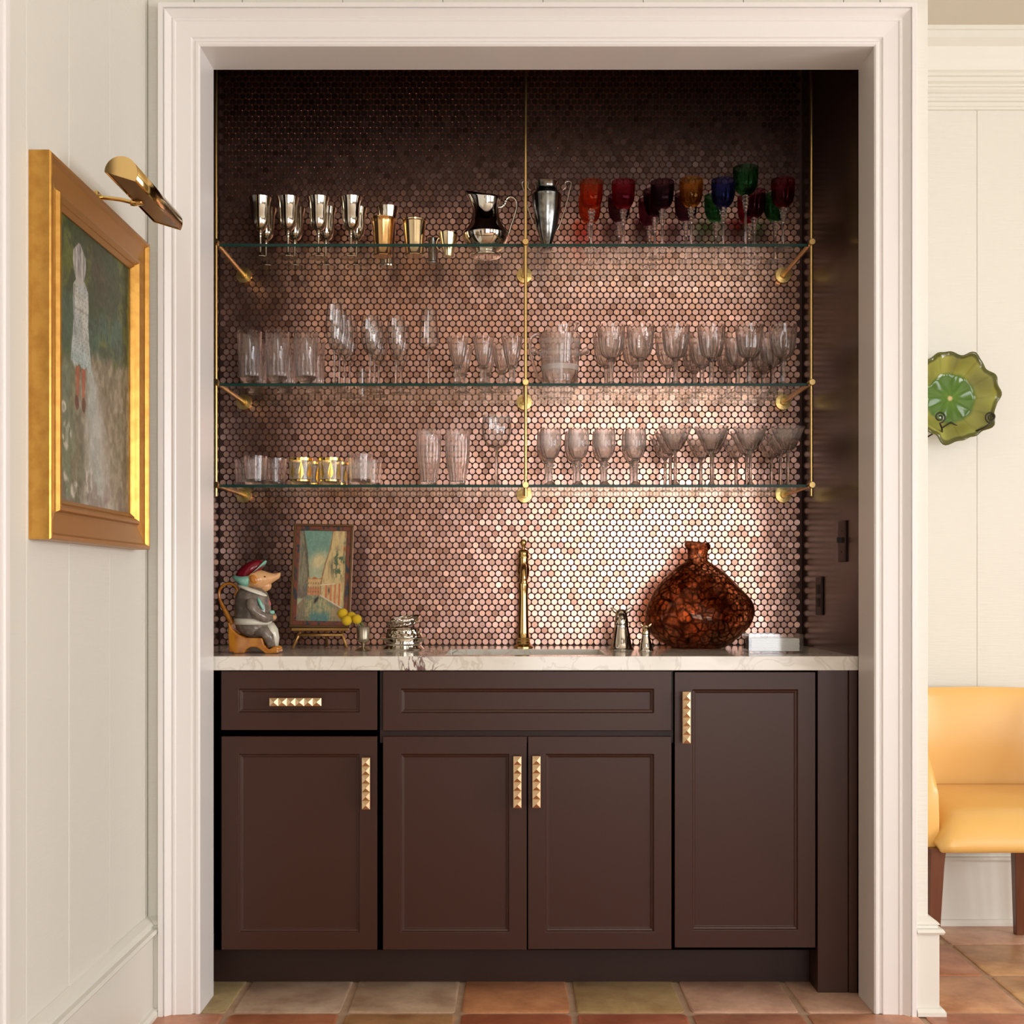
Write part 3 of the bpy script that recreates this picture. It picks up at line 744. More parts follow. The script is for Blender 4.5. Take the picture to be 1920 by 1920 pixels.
cr, crs = M['crystal'], M['crystal_s']
def b_goblet():
    bowl = [(0, .084), (.008, .0845), (.016, .090), (.023, .100), (.0265, .118), (.0275, .14), (.0295, .165), (.034, .185)]
    return vessel('silver_goblet', '', 'goblet', 'silver goblets on the top shelf',
        [('bowl', shell(dens(bowl), .001, .087), M['silver'], None, None),
         ('stem', dens([(0, .003), (.010, .006), (.0055, .014), (.004, .03), (.004, .062), (.0052, .070), (.0042, .074), (.0075, .082), (0, .086)], 2), M['silver'], None, 20),
         ('foot', [(0, 0), (.030, 0), (.030, .002), (.027, .003), (.024, .0045), (.0225, .0045), (.012, .0075), (0, .0085)], M['silver'], None, None)])
kind('goblet', b_goblet)
def cup(name, pr, m, cat='cup', seg=32, handles=()):
    def b():
        t = vessel(name, '', cat, None, [('body', shell(pr, .0012, pr[0][1] + .003), m, None, seg)])
        for pts, r in handles: G().tube(smooth_pts(pts, 5), r, 8).build('handle', m, t, smooth=True)
        return t
    return b
kind('beaker', cup('silver_beaker', [(0, 0), (.025, 0), (.026, .004), (.022, .008), (.0225, .035), (.024, .085), (.0265, .125), (.030, .158), (.0355, .183), (.0362, .186)], M['silver']))
kind('gilt_cup', cup('gilt_julep_cup', [(0, 0), (.028, 0), (.0295, .003), (.0275, .007), (.0285, .04), (.0315, .075), (.0345, .100), (.0362, .110), (.0385, .1125), (.0385, .116)], M['gilt_cup']))
kind('julep', cup('silver_julep_cup', [(0, 0), (.029, 0), (.0305, .003), (.0285, .007), (.030, .04), (.0335, .08), (.0355, .102), (.0385, .104), (.039, .108), (.0375, .110)], M['pale_gilt']))
kind('tiny', cup('small_silver_mug', [(0, 0), (.016, 0), (.0165, .003), (.014, .007), (.0155, .020), (.0165, .050), (.0145, .068), (.018, .078)], M['silver_d'],
     handles=[([(-.014, 0, .010), (-.028, 0, .020), (-.033, 0, .042), (-.028, 0, .062), (-.014, 0, .062)], .0022)]))
kind('baby', cup('gilt_baby_cup', [(0, 0), (.016, 0), (.0165, .002), (.0165, .012), (.020, .024), (.025, .045), (.029, .066), (.0295, .070)], M['pale_gilt'],
     handles=[([(-.018, 0, .018), (-.032, 0, .024), (-.036, 0, .042), (-.030, 0, .056), (-.025, 0, .054)], .0022)]))
def b_pitcher():
    t = thing('silver_pitcher', '', 'pitcher', (0, 0, 0))
    # local frame: spout to -x, handle to +x
    pr = [(0, 0), (.042, 0), (.043, .004), (.036, .008), (.034, .014), (.052, .028), (.064, .045), (.069, .060), (.0685, .066), (.060, .080), (.048, .098), (.041, .118), (.0385, .138), (.040, .158), (.045, .178)]
    g = G(); g.lathe(dens(pr, 3), 40)
    v2 = []
    for (x, y, z) in g.v:
        if z > .120:
            s = (z - .120) / .058; c = max(0, -x / .05)
            x2 = x - .022 * s * s * c ** 1.5; z2 = z + .024 * s * c ** 1.2 * s; y2 = y * (1 - .35 * s * c)
            v2.append((x2, y2, z2))
        else: v2.append((x, y, z))
    g.v = v2
    o = g.build('body', M['silver_b'], t, smooth=True); sd = o.modifiers.new('thick', 'SOLIDIFY'); sd.thickness = .0015
    G().lathe([(.0685, .060), (.0715, .062), (.0715, .065), (.0685, .067)], 40).build('girdle', M['silver_b'], t, smooth=True)
    hp = smooth_pts([(.040, 0, .150), (.050, 0, .152), (.058, 0, .162), (.064, 0, .176), (.078, 0, .182), (.092, 0, .172), (.094, 0, .150), (.086, 0, .120), (.076, 0, .092), (.070, 0, .070), (.064, 0, .052)], 4)
    G().tube(hp, [.0042 if i < 18 else .0036 for i in range(len(hp))], 10).build('handle', M['silver_b'], t, smooth=True)
    for q in (6, 10, 14): G().ell(hp[q], (.0058, .0058, .0058), 10, 6).build('bead', M['silver_b'], t, smooth=True)
    return t
kind('pitcher', b_pitcher)
def b_trophy():
    t = thing('trophy_urn', '', 'urn', (0, 0, 0))
    pr = [(0, 0), (.019, 0), (.0195, .003), (.012, .010), (.014, .018), (.022, .040), (.032, .075), (.040, .115), (.0435, .150), (.0445, .165), (.045, .168), (.040, .172), (.034, .178), (.031, .188), (.034, .197), (.0385, .204)]
    G().lathe(shell(dens(pr, 2), .0014, .02), 40).build('body', M['silver_d'], t, smooth=True, angle=40)
    for s in (-1, 1):
        hp = smooth_pts([(s * .030, 0, .060), (s * .040, 0, .082), (s * .056, 0, .130), (s * .068, 0, .180), (s * .0735, 0, .207), (s * .056, 0, .207), (s * .0565, 0, .192), (s * .047, 0, .182)], 4)
        G().tube(hp, .0016, 8).build('handle', M['silver'], t, smooth=True)
    return t
kind('trophy', b_trophy)
# coloured hock glasses
def b_hock(col, h=.208, r=.0355):
    def b():
        zb = h - .079
        bowl = dens([(0, zb - .004), (.010, zb - .003), (.022, zb + .004), (r * .88, zb + .018), (r * .97, zb + .035), (r, zb + .055), (r, zb + .079)], 3)
        stem = [(0, .002), (.008, .006), (.0035, .02), (.0042, zb - .055), (.0055, zb - .048)]
        z = zb - .046
        for rr in (.0075, .0092, .0105, .012):
            stem += [(rr * .55, z), (rr, z + .0055), (rr * .55, z + .011)]; z += .0105
        stem += [(.006, zb - .003), (0, zb - .002)]
        return vessel('hock_glass', '', 'wine glass', 'coloured crystal glasses on the top shelf',
            [('bowl', shell(bowl, .0022, zb + .002), M['g_' + col], cuts(9, .003, zb + .006, zb + .060), 54), ('stem', stem, crs, None, 12), ('foot', FOOT(.031), crs, None, 24)])
    return b
for c_ in ('orange', 'ruby', 'amethyst', 'amber', 'blue', 'burgundy', 'plum'): kind('hock_' + c_, b_hock(c_))
kind('hock_green', b_hock('green', .250, .038)); kind('hock_greens', b_hock('green'))
# clear glassware
def b_ftumb():
    pr = [(0, 0), (.022, 0), (.0235, .003), (.019, .010), (.018, .014), (.024, .020), (.031, .030), (.0325, .045), (.034, .09), (.0365, .165)]
    return vessel('footed_tumbler', '', 'tumbler', 'footed tumblers on the middle shelf', [('body', shell(dens(pr, 3), .0022, .026), crs, cuts(12, .0035, .018, .100), 60)])
kind('ftumb', b_ftumb)
def b_stem(name, h, zb, bowlr, footr, stem_r, cutn=0, cdepth=.002, grp='', thick=.0013, knop=False, cutz=.6, cat='wine glass', etch=None):
    def b():
        bw = [(r, zb + (h - zb) * f_) for r, f_ in bowlr]
        bw = dens([(0, zb - .002)] + bw, 3)
        top_ = zb + (h - zb) * cutz
        st = [(0, .002), (stem_r * 2.2, .005), (stem_r, .016), (stem_r * .95, zb * .55)]
        st += [(stem_r * 1.1, zb * .72), (stem_r * 1.9, zb * .79), (stem_r * 1.1, zb * .86), (stem_r * 1.2, zb - .004)] if knop else [(stem_r * 1.0, zb - .006)]
        st += [(stem_r * 1.8, zb), (0, zb + .0012)]
        t = vessel(name, '', cat, grp,
            [('bowl', shell(bw, thick, zb + .003), crs if cutn else cr, cuts(cutn, cdepth, zb + .002, top_) if cutn else None, 48 if cutn else 32),
             ('stem', st, crs, (cuts(6, stem_r * .18, .012, zb) if cutn else None), 24 if cutn else 14), ('foot', FOOT(footr), cr, None, 32)])
        if etch:
            z0, z1 = etch; rr = []
            for f_ in np.linspace(z0, z1, 6):
                rads = np.interp(f_, [q[1] for q in bowlr], [q[0] for q in bowlr]); rr.append((rads + .0006, zb + (h - zb) * f_))
            G().lathe(rr, 32).build('etched_band', M['frost_w'], t, smooth=True)
        return t
    return b
kind('tulip', b_stem('tulip_flute', .250, .107, [(.006, .01), (.018, .13), (.0255, .38), (.0265, .6), (.023, .85), (.0205, 1)], .032, .0034, grp='tall flutes on the middle shelf', cat='champagne flute'))
kind('tulip2', b_stem('sherry_glass', .214, .098, [(.007, .01), (.019, .12), (.0275, .4), (.0285, .62), (.0255, .9), (.0245, 1)], .032, .0036, grp='rounded stem glasses on the middle shelf'))
kind('tulip3', b_stem('slim_flute', .211, .080, [(.006, .01), (.014, .12), (.0245, .4), (.0275, .68), (.0255, .92), (.0245, 1)], .031, .004, grp='slim flutes on the middle shelf', cat='champagne flute'))
kind('trumpet', b_stem('angular_flute', .234, .103, [(.006, .01), (.016, .08), (.0285, .17), (.0305, .21), (.028, .5), (.0225, 1)], .031, .0038, cat='champagne flute'))
kind('liqueur', cup('liqueur_glass', [(0, 0), (.015, 0), (.016, .003), (.016, .01), (.017, .05), (.019, .090)], cr, 'shot glass'))
kind('sgob', b_stem('small_cut_goblet', .148, .060, [(.008, .01), (.0165, .12), (.023, .35), (.028, .62), (.0335, 1)], .030, .0105, 10, .004, 'small cut goblets on the middle shelf', thick=.002, cutz=.95))
kind('wgob', b_stem('cut_water_goblet', .183, .083, [(.010, .01), (.024, .08), (.033, .22), (.0375, .42), (.0405, .7), (.0425, 1)], .036, .0075, 14, .0042, 'cut water goblets on the middle shelf', thick=.0024, cutz=.8))
kind('wine', b_stem('large_wine_glass', .212, .113, [(.008, .01), (.024, .08), (.038, .25), (.0435, .5), (.0442, .7), (.0405, 1)], .034, .0045, cutn=0, thick=.0013, etch=(.85, .97)))
kind('egob', b_stem('etched_goblet', .174, .080, [(.009, .01), (.021, .09), (.0295, .28), (.032, .5), (.0315, .8), (.030, 1)], .032, .0075, 10, .003, 'etched goblets on the lowest shelf', thick=.002, knop=True, cutz=.42, etch=(.42, .93)))
kind('coupe', b_stem('champagne_coupe', .177, .105, [(.008, .01), (.020, .10), (.028, .28), (.034, .45), (.043, .75), (.051, 1)], .034, .0052, 12, .0035, 'champagne coupes on the lowest shelf', thick=.0016, cutz=.45, cat='coupe', etch=(.5, .97)))
def b_rocks(band=None, h=.090, r=.0345):
    def b():
        pr = [(0, 0), (r * .84, 0), (r * .87, .002), (r * .90, .02), (r * .95, .05), (r, h)]
        t = vessel('rocks_glass', '', 'tumbler', 'low tumblers on the lowest shelf', [('body', shell(pr, .0022, .012), crs, None, 36)])
        if band == 'gold':
            for a, b2 in ((.014, .018), (h - .010, h - .003)):
                G().lathe([(np.interp(a, [0, h], [r * .87, r]) + .0012, a), (np.interp(b2, [0, h], [r * .87, r]) + .0012, b2)], 36).build('gold_band', M['gold_leaf'], t, smooth=True)
            G().lathe([(r * .91 + .0008, .02), (r * .95 + .0010, .05), (r + .0002, h - .011)], 36).build('frosted_band', M['frost'], t, smooth=True)
            g = G()                                            # gilt leaves standing round the side
            for k_ in range(8):
                a = k_ * PI / 4 + .2
                for s in (-1, 1):
                    pts = []
                    for u, z_ in ((0, .020), (.0075, .034), (.006, .048), (.002, .066), (0, .072)):
                        aa = a + s * u / r; rr = np.interp(z_, [0, h], [r * .88, r]) + .0018
                        pts.append((rr * math.cos(aa), rr * math.sin(aa), z_))
                    g.add(pts, [(0, 1, 2, 3, 4)])
            g.build('gilt_leaves', M['gold_leaf'], t)
        if band == 'etch':
            G().lathe([(r * .93 + .0008, .025), (r * .95 + .0008, .05), (r * .99 + .0006, .074)], 36).build('etched_band', M['frost'], t, smooth=True)
        return t
    return b
kind('rocks', b_rocks(None)); kind('rocks_gold', b_rocks('gold', .086, .0355)); kind('rocks_etch', b_rocks('etch', .094, .0365))
def b_tall():
    pr = [(0, 0), (.0225, 0), (.024, .003), (.0235, .008), (.028, .035), (.0345, .075), (.0375, .110), (.0372, .150), (.036, .168)]
    return vessel('ribbed_tumbler', '', 'tumbler', 'ribbed tumblers on the lowest shelf', [('body', shell(dens(pr, 3), .0022, .012), crs, cuts(16, .003, .004, .150), 64)])
kind('tall', b_tall)
def b_bucket():
    t = thing('ice_bucket', '', 'ice bucket', (0, 0, 0))
    pr = [(0, 0), (.053, 0), (.055, .003), (.055, .04), (.058, .09), (.0625, .150), (.0635, .160)]
    g = G().lathe(shell(pr, .004, .012), 48, cuts(14, .004, .004, .045))
    g.v = [(x, y, z + (.0035 * math.cos(8 * math.atan2(y, x)) if z > .14 else 0)) for x, y, z in g.v]
    g.build('body', crs, t, smooth=True, angle=38)
    G().lathe([(.0565, .052), (.0575, .068)], 48).build('etched_band', M['frost_b'], t, smooth=True)
    G().lathe([(.0590, .094), (.0602, .108)], 48).build('etched_band', M['frost'], t, smooth=True)
    G().lathe([(.0610, .128), (.0625, .145)], 48).build('etched_band', M['frost'], t, smooth=True)
    for s in (-1, 1): G().tube([(s * .058, 0, .104), (s * .068, 0, .108), (s * .075, 0, .114), (s * .084, 0, .116), (s * .087, 0, .116)], [.008, .007, .010, .011, .006], 14).build('knob', crs, t, smooth=True)
    return t
kind('bucket', b_bucket)
def b_gjug():
    t = thing('glass_pitcher', '', 'pitcher', (0, 0, 0))
    pr = [(0, 0), (.042, 0), (.045, .004), (.048, .03), (.050, .08), (.048, .14), (.045, .175), (.047, .205)]
    g = G().lathe(shell(dens(pr, 2), .003, .012), 40)
    g.v = [(x + (.018 * ((z - .15) / .055) ** 2 * max(0, x / .045) if z > .15 else 0), y, z + (.026 * ((z - .15) / .055) * (.5 + x / .09) if z > .15 else 0)) for x, y, z in g.v]
    g.build('body', crs, t, smooth=True, angle=38)
    G().tube(smooth_pts([(-.046, 0, .188), (-.068, 0, .198), (-.086, 0, .184), (-.089, 0, .150), (-.078, 0, .100), (-.064, 0, .062), (-.048, 0, .05)], 5), .0055, 10).build('handle', crs, t, smooth=True)
    return t
kind('gjug', b_gjug)

ORD = ['first', 'second', 'third', 'fourth', 'fifth', 'sixth', 'seventh', 'eighth']
# top shelf
z1, z2, z3 = SZ
for i, px in enumerate((488, 540, 597, 658)):
    place('goblet', px, 3.74, z1, 'tall flared silver goblet, %s from the left in the front row' % ORD[i])
for i, px in enumerate((498.5, 552.5, 611, 668.5)):
    place('goblet', px, 3.845, z1, 'silver goblet half hidden in the back row, %s from the left' % ORD[i])
place('beaker', 727, 3.84, z1, 'flared silver beaker standing behind the gilt cup')
place('gilt_cup', 718, 3.72, z1, 'gold-toned julep cup in front of the flared silver beaker')
place('julep', 777, 3.715, z1, 'pale gilt straight-sided cup with a rolled rim')
place('tiny', 812, 3.80, z1, 'tiny dark silver mug between the julep cup and the baby cup')
place('baby', 840.5, 3.72, z1, 'small gilt cup with one side handle, next to the silver pitcher')
place('pitcher', 911, 3.72, z1, 'shiny silver water pitcher with a big scrolled handle', rz=0)
place('trophy', 1025, 3.66, z1, 'tarnished silver two-handled trophy urn with a pointed base')
hk = [('orange', 1109, 3.66, 'orange cut glass in the front, nearest the trophy urn'), ('orange', 1106, 3.80, 'orange cut glass hidden behind the front orange one'),
      ('ruby', 1169, 3.66, 'ruby red cut glass in the front row'), ('amethyst', 1161, 3.79, 'dark glass half hidden behind the ruby one'),
      ('amethyst', 1242, 3.66, 'near-black cut glass in the front row'), ('amethyst', 1228, 3.74, 'near-black glass close behind the front black one'), ('plum', 1218, 3.83, 'dark plum glass at the back beside the black ones'),
      ('amber', 1296, 3.64, 'amber yellow cut glass with an orange base'), ('amethyst', 1286, 3.78, 'dark glass behind the amber one'),
      ('blue', 1356, 3.645, 'cobalt blue cut glass in the front row'), ('greens', 1342, 3.79, 'dark green glass behind the cobalt blue one'),
      ('green', 1398, 3.66, 'emerald green glass, the tallest of the coloured row'), ('ruby', 1404, 3.81, 'red glass at the back behind the emerald one'),
      ('plum', 1414, 3.745, 'plum purple glass close behind the emerald one'), ('burgundy', 1468, 3.645, 'burgundy red cut glass at the end near the dark wall'),
      ('greens', 1453, 3.78, 'dark green glass behind the burgundy one')]
for c_, px, D, lb in hk: place('hock_' + c_, px, D, z1, lb)
# middle shelf
for i, px in enumerate((468, 520, 574)): place('ftumb', px, 3.65, z2, 'clear fluted footed tumbler, %s from the left in the front row' % ORD[i])
for i, px in enumerate((480, 534, 588)): place('ftumb', px, 3.78, z2, 'clear fluted tumbler in the back row, %s from the left' % ORD[i])
for i, (px, D) in enumerate(((627, 3.64), (636.5, 3.71), (646, 3.78), (655.5, 3.85))):
    place('tulip', px, D, z2, 'tall tulip flute, %s in a receding file of four' % ORD[i])
for i, (px, D) in enumerate(((694, 3.65), (702, 3.74), (710, 3.83))): place('tulip2', px, D, z2, 'round-bowled stem glass, %s in a file of three' % ORD[i])
for i, (px, D) in enumerate(((743, 3.65), (752, 3.77))): place('tulip3', px, D, z2, ('slim rounded flute standing in front of its twin', 'slim rounded flute standing behind its twin')[i])
place('liqueur', 679, 3.86, z2, 'small plain liqueur glass at the back between the stem glasses')
place('trumpet', 804, 3.65, z2, 'solitary angular champagne flute with a narrow straight mouth')
for i, (px, D) in enumerate(((858, 3.65), (867, 3.78), (906, 3.65), (913, 3.78), (941, 3.74), (960, 3.65))):
    place('sgob', px, D, z2, ('small cut goblet at the front, next to the angular flute', 'small cut goblet at the back, next to the angular flute', 'middle small cut goblet in the front row',
                               'small cut goblet behind the middle front one', 'small cut goblet at the back near the centre rod', 'small cut goblet in front, touching the centre rod')[i])
place('gjug', 1047, 3.84, z2, 'clear glass pitcher with raised lip behind the ice bucket')
place('bucket', 1050, 3.68, z2, 'clear crystal ice bucket with frosted bands and two knob handles')
for i, px in enumerate((1146, 1201, 1267, 1334, 1405, 1468)): place('wgob', px, 3.65, z2, 'large cut crystal goblet, %s from the ice bucket in the front row' % ORD[i], rz=.1 * i)
for i, px in enumerate((1137, 1190, 1253, 1316, 1383, 1448)): place('wgob', px, 3.77, z2, 'large cut crystal goblet, %s from the ice bucket in the second row' % ORD[i], rz=.13 * i)
for i, px in enumerate((1302, 1366, 1431)): place('wgob', px, 3.87, z2, 'large cut crystal goblet against the tiles, %s from the ice bucket' % ORD[i], rz=.07 * i)
# lowest shelf
place('rocks', 479, 3.65, z3, 'plain low tumbler in front by the brass upright')
place('rocks', 461, 3.76, z3, 'plain low tumbler at the back by the brass upright')
place('rocks', 516, 3.72, z3, 'plain low tumbler just before the gilt ones', group='low tumblers on the lowest shelf')
place('rocks_gold', 564, 3.65, z3, 'gold-banded frosted tumbler in front, next to the plain ones')
place('rocks_gold', 580, 3.76, z3, 'gold-banded tumbler standing between and behind the two front ones')
place('rocks_gold', 619, 3.65, z3, 'gold-banded frosted tumbler in front, next to the etched ones')
place('rocks_gold', 632, 3.77, z3, 'gold-banded tumbler at the back near the etched ones')
place('rocks_etch', 676, 3.64, z3, 'clear etched tumbler at the front end of the low tumblers')
place('rocks', 695, 3.77, z3, 'plain low tumbler behind the etched tumbler')
place('tall', 804, 3.64, z3, 'tall ribbed crystal tumbler, the one farther from the wine glass')
place('tall', 858, 3.64, z3, 'tall ribbed crystal tumbler, the one beside the wine glass')
place('wine', 931, 3.65, z3, 'single large thin-stemmed wine glass beside the centre rod')
for i, px in enumerate((1032, 1084.5, 1134, 1191.5)): place('egob', px, 3.65, z3, 'etched crystal goblet, %s from the centre rod in the front row' % ORD[i])
for i, px in enumerate((1026, 1078, 1130, 1185)): place('egob', px, 3.73, z3, 'etched crystal goblet behind, %s from the centre rod' % ORD[i])
for i, (a, b_, c_) in enumerate(((1266, 1257, 1247), (1334, 1336, 1314), (1407, 1400, 1380), (1477, 1463, 1446))):
    for px, D, wd in ((a, 3.645, 'in the front row'), (b_, 3.752, 'in the second row'), (c_, 3.859, 'against the tiles')):
        place('coupe', px, D, z3, 'cut crystal champagne coupe %s, %s from the goblets' % (wd, ORD[i]))

# ------------------------------------------------------------------ things on the worktop
TOPZ = CT + 0.0004
# pig jug: local x right, z up, from the side view
def J(a, b): return ((a - 576) / 5777, (1798 - b) / 5777)
brown = mat('honey_brown_glaze', (0.50, 0.19, 0.02), 0.12, vary=(40, (0.33, 0.09, 0.01), 0.45, 0.7))
grey = mat('grey_brown_glaze', (0.15, 0.12, 0.095), 0.15, vary=(60, (0.26, 0.21, 0.17), 0.45, 0.7))
wht = mat('cream_glaze', (0.66, 0.62, 0.50), 0.12)
tan = mat('tan_glaze', (0.66, 0.36, 0.16), 0.14, vary=(50, (0.52, 0.25, 0.10), 0.45, 0.7))
teal = mat('teal_glaze', (0.17, 0.45, 0.35), 0.12, vary=(60, (0.33, 0.58, 0.46), 0.4, 0.7))
red = mat('crimson_glaze', (0.17, 0.006, 0.014), 0.08)
pk = mat('pink_glaze', (0.5, 0.12, 0.12), 0.15)
pg = thing('pig_jug', 'glazed ceramic pig-figure jug in grey jacket, apron and red hat', 'jug', (X(466.5, 3.47), 3.47, TOPZ), 0)
def P3(a, b, y=0): x, z = J(a, b); return (x, y, z)
poly = [J(*p) for p in [(285, 1290), (345, 1400), (430, 1480), (560, 1540), (835, 1545), (865, 1650), (935, 1730), (1010, 1705), (1090, 1725), (1100, 1790), (885, 1798), (820, 1740), (740, 1695), (650, 1690), (580, 1725), (535, 1797), (375, 1797), (355, 1770), (300, 1780), (280, 1500)]]
G().prism_xz(poly[::-1], -.036, .036).build('chair_base', brown, pg, bevel=.004)
sp = smooth_pts([P3(300, 1330), P3(215, 1160), P3(135, 1010), P3(90, 880), P3(95, 770), P3(160, 685), P3(255, 655), P3(340, 690), P3(388, 765), P3(345, 850)], 5)
G().tube(sp, [.0085 - .0045 * min(1, i / 14) for i in range(len(sp))], 12).build('handle', brown, pg, smooth=True)
def rings(rows, dy, m, nm, seg=24):
    R = []
    for b, x0, x1 in rows:
        c = P3((x0 + x1) / 2, b); R.append((c, ((x1 - x0) / 2 / 5777, 0, 0), (0, (x1 - x0) / 2 / 5777 * dy, 0)))
    return G().loft(R, seg).build(nm, m, pg, smooth=True)
rings([(700, 520, 720), (730, 440, 800), (800, 385, 880), (900, 352, 915), (1050, 342, 940), (1180, 345, 950), (1260, 350, 945)], .80, grey, 'jacket')
rings([(1228, 345, 930), (1245, 330, 955), (1300, 330, 962), (1330, 345, 950)], .84, wht, 'apron_band')
rings([(1315, 350, 945), (1400, 370, 960), (1470, 430, 955), (1540, 560, 900)], .80, grey, 'trousers')
for s in (-1, 1):
    G().tube([P3(700, 1420, s * .020), P3(860, 1440, s * .022), P3(925, 1530, s * .021), P3(975, 1690, s * .020)], [.018, .018, .0155, .011], 14).build('leg', grey, pg, smooth=True)
    G().ell(P3(1035, 1722, s * .018), (.013, .010, .008)).build('shoe', brown, pg, smooth=True)
    arm = smooth_pts([P3(660, 930, s * .048), P3(690, 1030, s * .055), P3(790, 1160, s * .050), P3(890, 1215, s * .036), P3(945, 1205, s * .02)], 4)
    G().tube(arm, [.0125 + .002 * math.sin(PI * i / len(arm)) for i in range(len(arm))], 14).build('arm', grey, pg, smooth=True)
    G().ell(P3(972, 1215, s * .012), (.008, .008, .0075)).build('hand', tan, pg, smooth=True)
    G().ell(P3(955, 1130, s * .012), (.006, .007, .006)).build('cuff', teal, pg, smooth=True)
    G().ell(P3(820, 990, s * .040), (.005, .004, .020), rot=-.45).build('lapel', teal, pg, smooth=True)
G().tube([P3(905, 1340), P3(965, 1440), P3(1000, 1560), P3(1005, 1690)], [.016, .017, .014, .010], 14, flat=1.3).build('apron', wht, pg, smooth=True)
G().ell(P3(880, 940), (.007, .012, .018), rot=-.5).build('necktie', pk, pg, smooth=True)
G().loft([(P3(640, 722), (.036, 0, -.011), (0, .032, 0)), (P3(640, 745), (.0425, 0, -.014), (0, .040, 0)), (P3(645, 785), (.0455, 0, -.016), (0, .043, 0)), (P3(650, 805), (.042, 0, -.015), (0, .040, 0))], 24).build('collar', wht, pg, smooth=True, subsurf=1)
hr = []
for a, b, rr, yy in ((400, 600, 60, 50), (480, 590, 120, 110), (600, 590, 150, 150), (720, 590, 165, 165), (830, 600, 150, 150), (910, 590, 110, 100), (980, 565, 78, 70), (1040, 540, 60, 55), (1085, 520, 48, 45), (1095, 515, 30, 30)):
    hr.append((P3(a, b), (0.0 + .12 * rr / 5777, 0, rr / 5777), (0, yy / 5777, 0)))
G().loft(hr, 24).build('head', tan, pg, smooth=True)
G().ell(P3(850, 700), (.018, .016, .015), rot=-.4).build('chin', tan, pg, smooth=True)
for s in (-1, 1):
    e_ = G().ell(P3(700, 585, s * .031), (.0155, .0055, .0185), rot=-.5).build('ear', tan, pg, smooth=True)
    G().ell(P3(697, 590, s * .0352), (.0105, .003, .0135), rot=-.5).build('inner_ear', brown, e_, smooth=True)
    G().ell(P3(860, 545, s * .021), (.0035, .0025, .002)).build('eye', M['black'], pg, smooth=True)
G().ell(P3(590, 440), (.046, .030, .022), rot=-.56).build('hat_crown', red, pg, smooth=True)
G().loft([(P3(300, 535), (0, 0, .001), (0, .006, 0)), (P3(380, 580), (0, 0, .011), (0, .027, 0)), (P3(480, 615), (0, 0, .017), (0, .034, 0)), (P3(590, 610), (0, 0, .018), (0, .036, 0)), (P3(625, 580), (0, 0, .012), (0, .033, 0))], 18).build('hat_brim', teal, pg, smooth=True)
G().loft([(P3(650, 500), (.006, 0, .006), (0, .030, 0)), (P3(710, 450), (.014, 0, .011), (0, .033, 0)), (P3(775, 385), (.014, 0, .011), (0, .030, 0)), (P3(820, 320), (.009, 0, .006), (0, .020, 0)), (P3(845, 275), (.001, 0, .001), (0, .004, 0))], 18).build('hat_brim', teal, pg, smooth=True)

# painted panels: a grid of coloured points
def fbm(u, v, sc, seed, oct=4):
    r = np.random.default_rng(seed); out = np.zeros_like(u); amp = 1
    for o in range(oct):
        n = int(sc * 2 ** o) + 2; gq = r.random((n + 2, n + 2)); x = u * n; y = v * n
        i = np.clip(x.astype(int), 0, n); j = np.clip(y.astype(int), 0, n); fx = x - i; fy_ = y - j
        fx = fx * fx * (3 - 2 * fx); fy_ = fy_ * fy_ * (3 - 2 * fy_)
        out += amp * (gq[i, j] * (1 - fx) * (1 - fy_) + gq[i + 1, j] * fx * (1 - fy_) + gq[i, j + 1] * (1 - fx) * fy_ + gq[i + 1, j + 1] * fx * fy_); amp *= .5
    return out / (2 - .5 ** (oct - 1))
def painted(name, nu, nv, fn, place_fn, parent, m):
    u, v = np.meshgrid(np.linspace(0, 1, nu), np.linspace(0, 1, nv)); colr = np.clip(fn(u, v), 0, 255) / 255
    lin = np.where(colr <= .04045, colr / 12.92, ((colr + .055) / 1.055) ** 2.4)
    V = [place_fn(a, b) for a, b in zip(u.ravel(), v.ravel())]
    Fc = [(j * nu + i, j * nu + i + 1, (j + 1) * nu + i + 1, (j + 1) * nu + i) for j in range(nv - 1) for i in range(nu - 1)]
    o = G().add(V, Fc).build(name, m, parent)
    at = o.data.color_attributes.new('tint', 'FLOAT_COLOR', 'POINT')
    at.data.foreach_set('color', np.concatenate([lin.reshape(-1, 3), np.ones((nu * nv, 1))], 1).ravel())
    return o
M['oil'] = attr_mat('oil_paint', 0.35, spec=0.3)
M['watercolour'] = attr_mat('watercolour_print', 0.25, spec=0.4)
def mixc(c, mask, new): return c * (1 - mask[..., None]) + np.array(new)[None, None] * mask[..., None]
def sm(x, a, b): t = np.clip((x - a) / (b - a), 0, 1); return t * t * (3 - 2 * t)
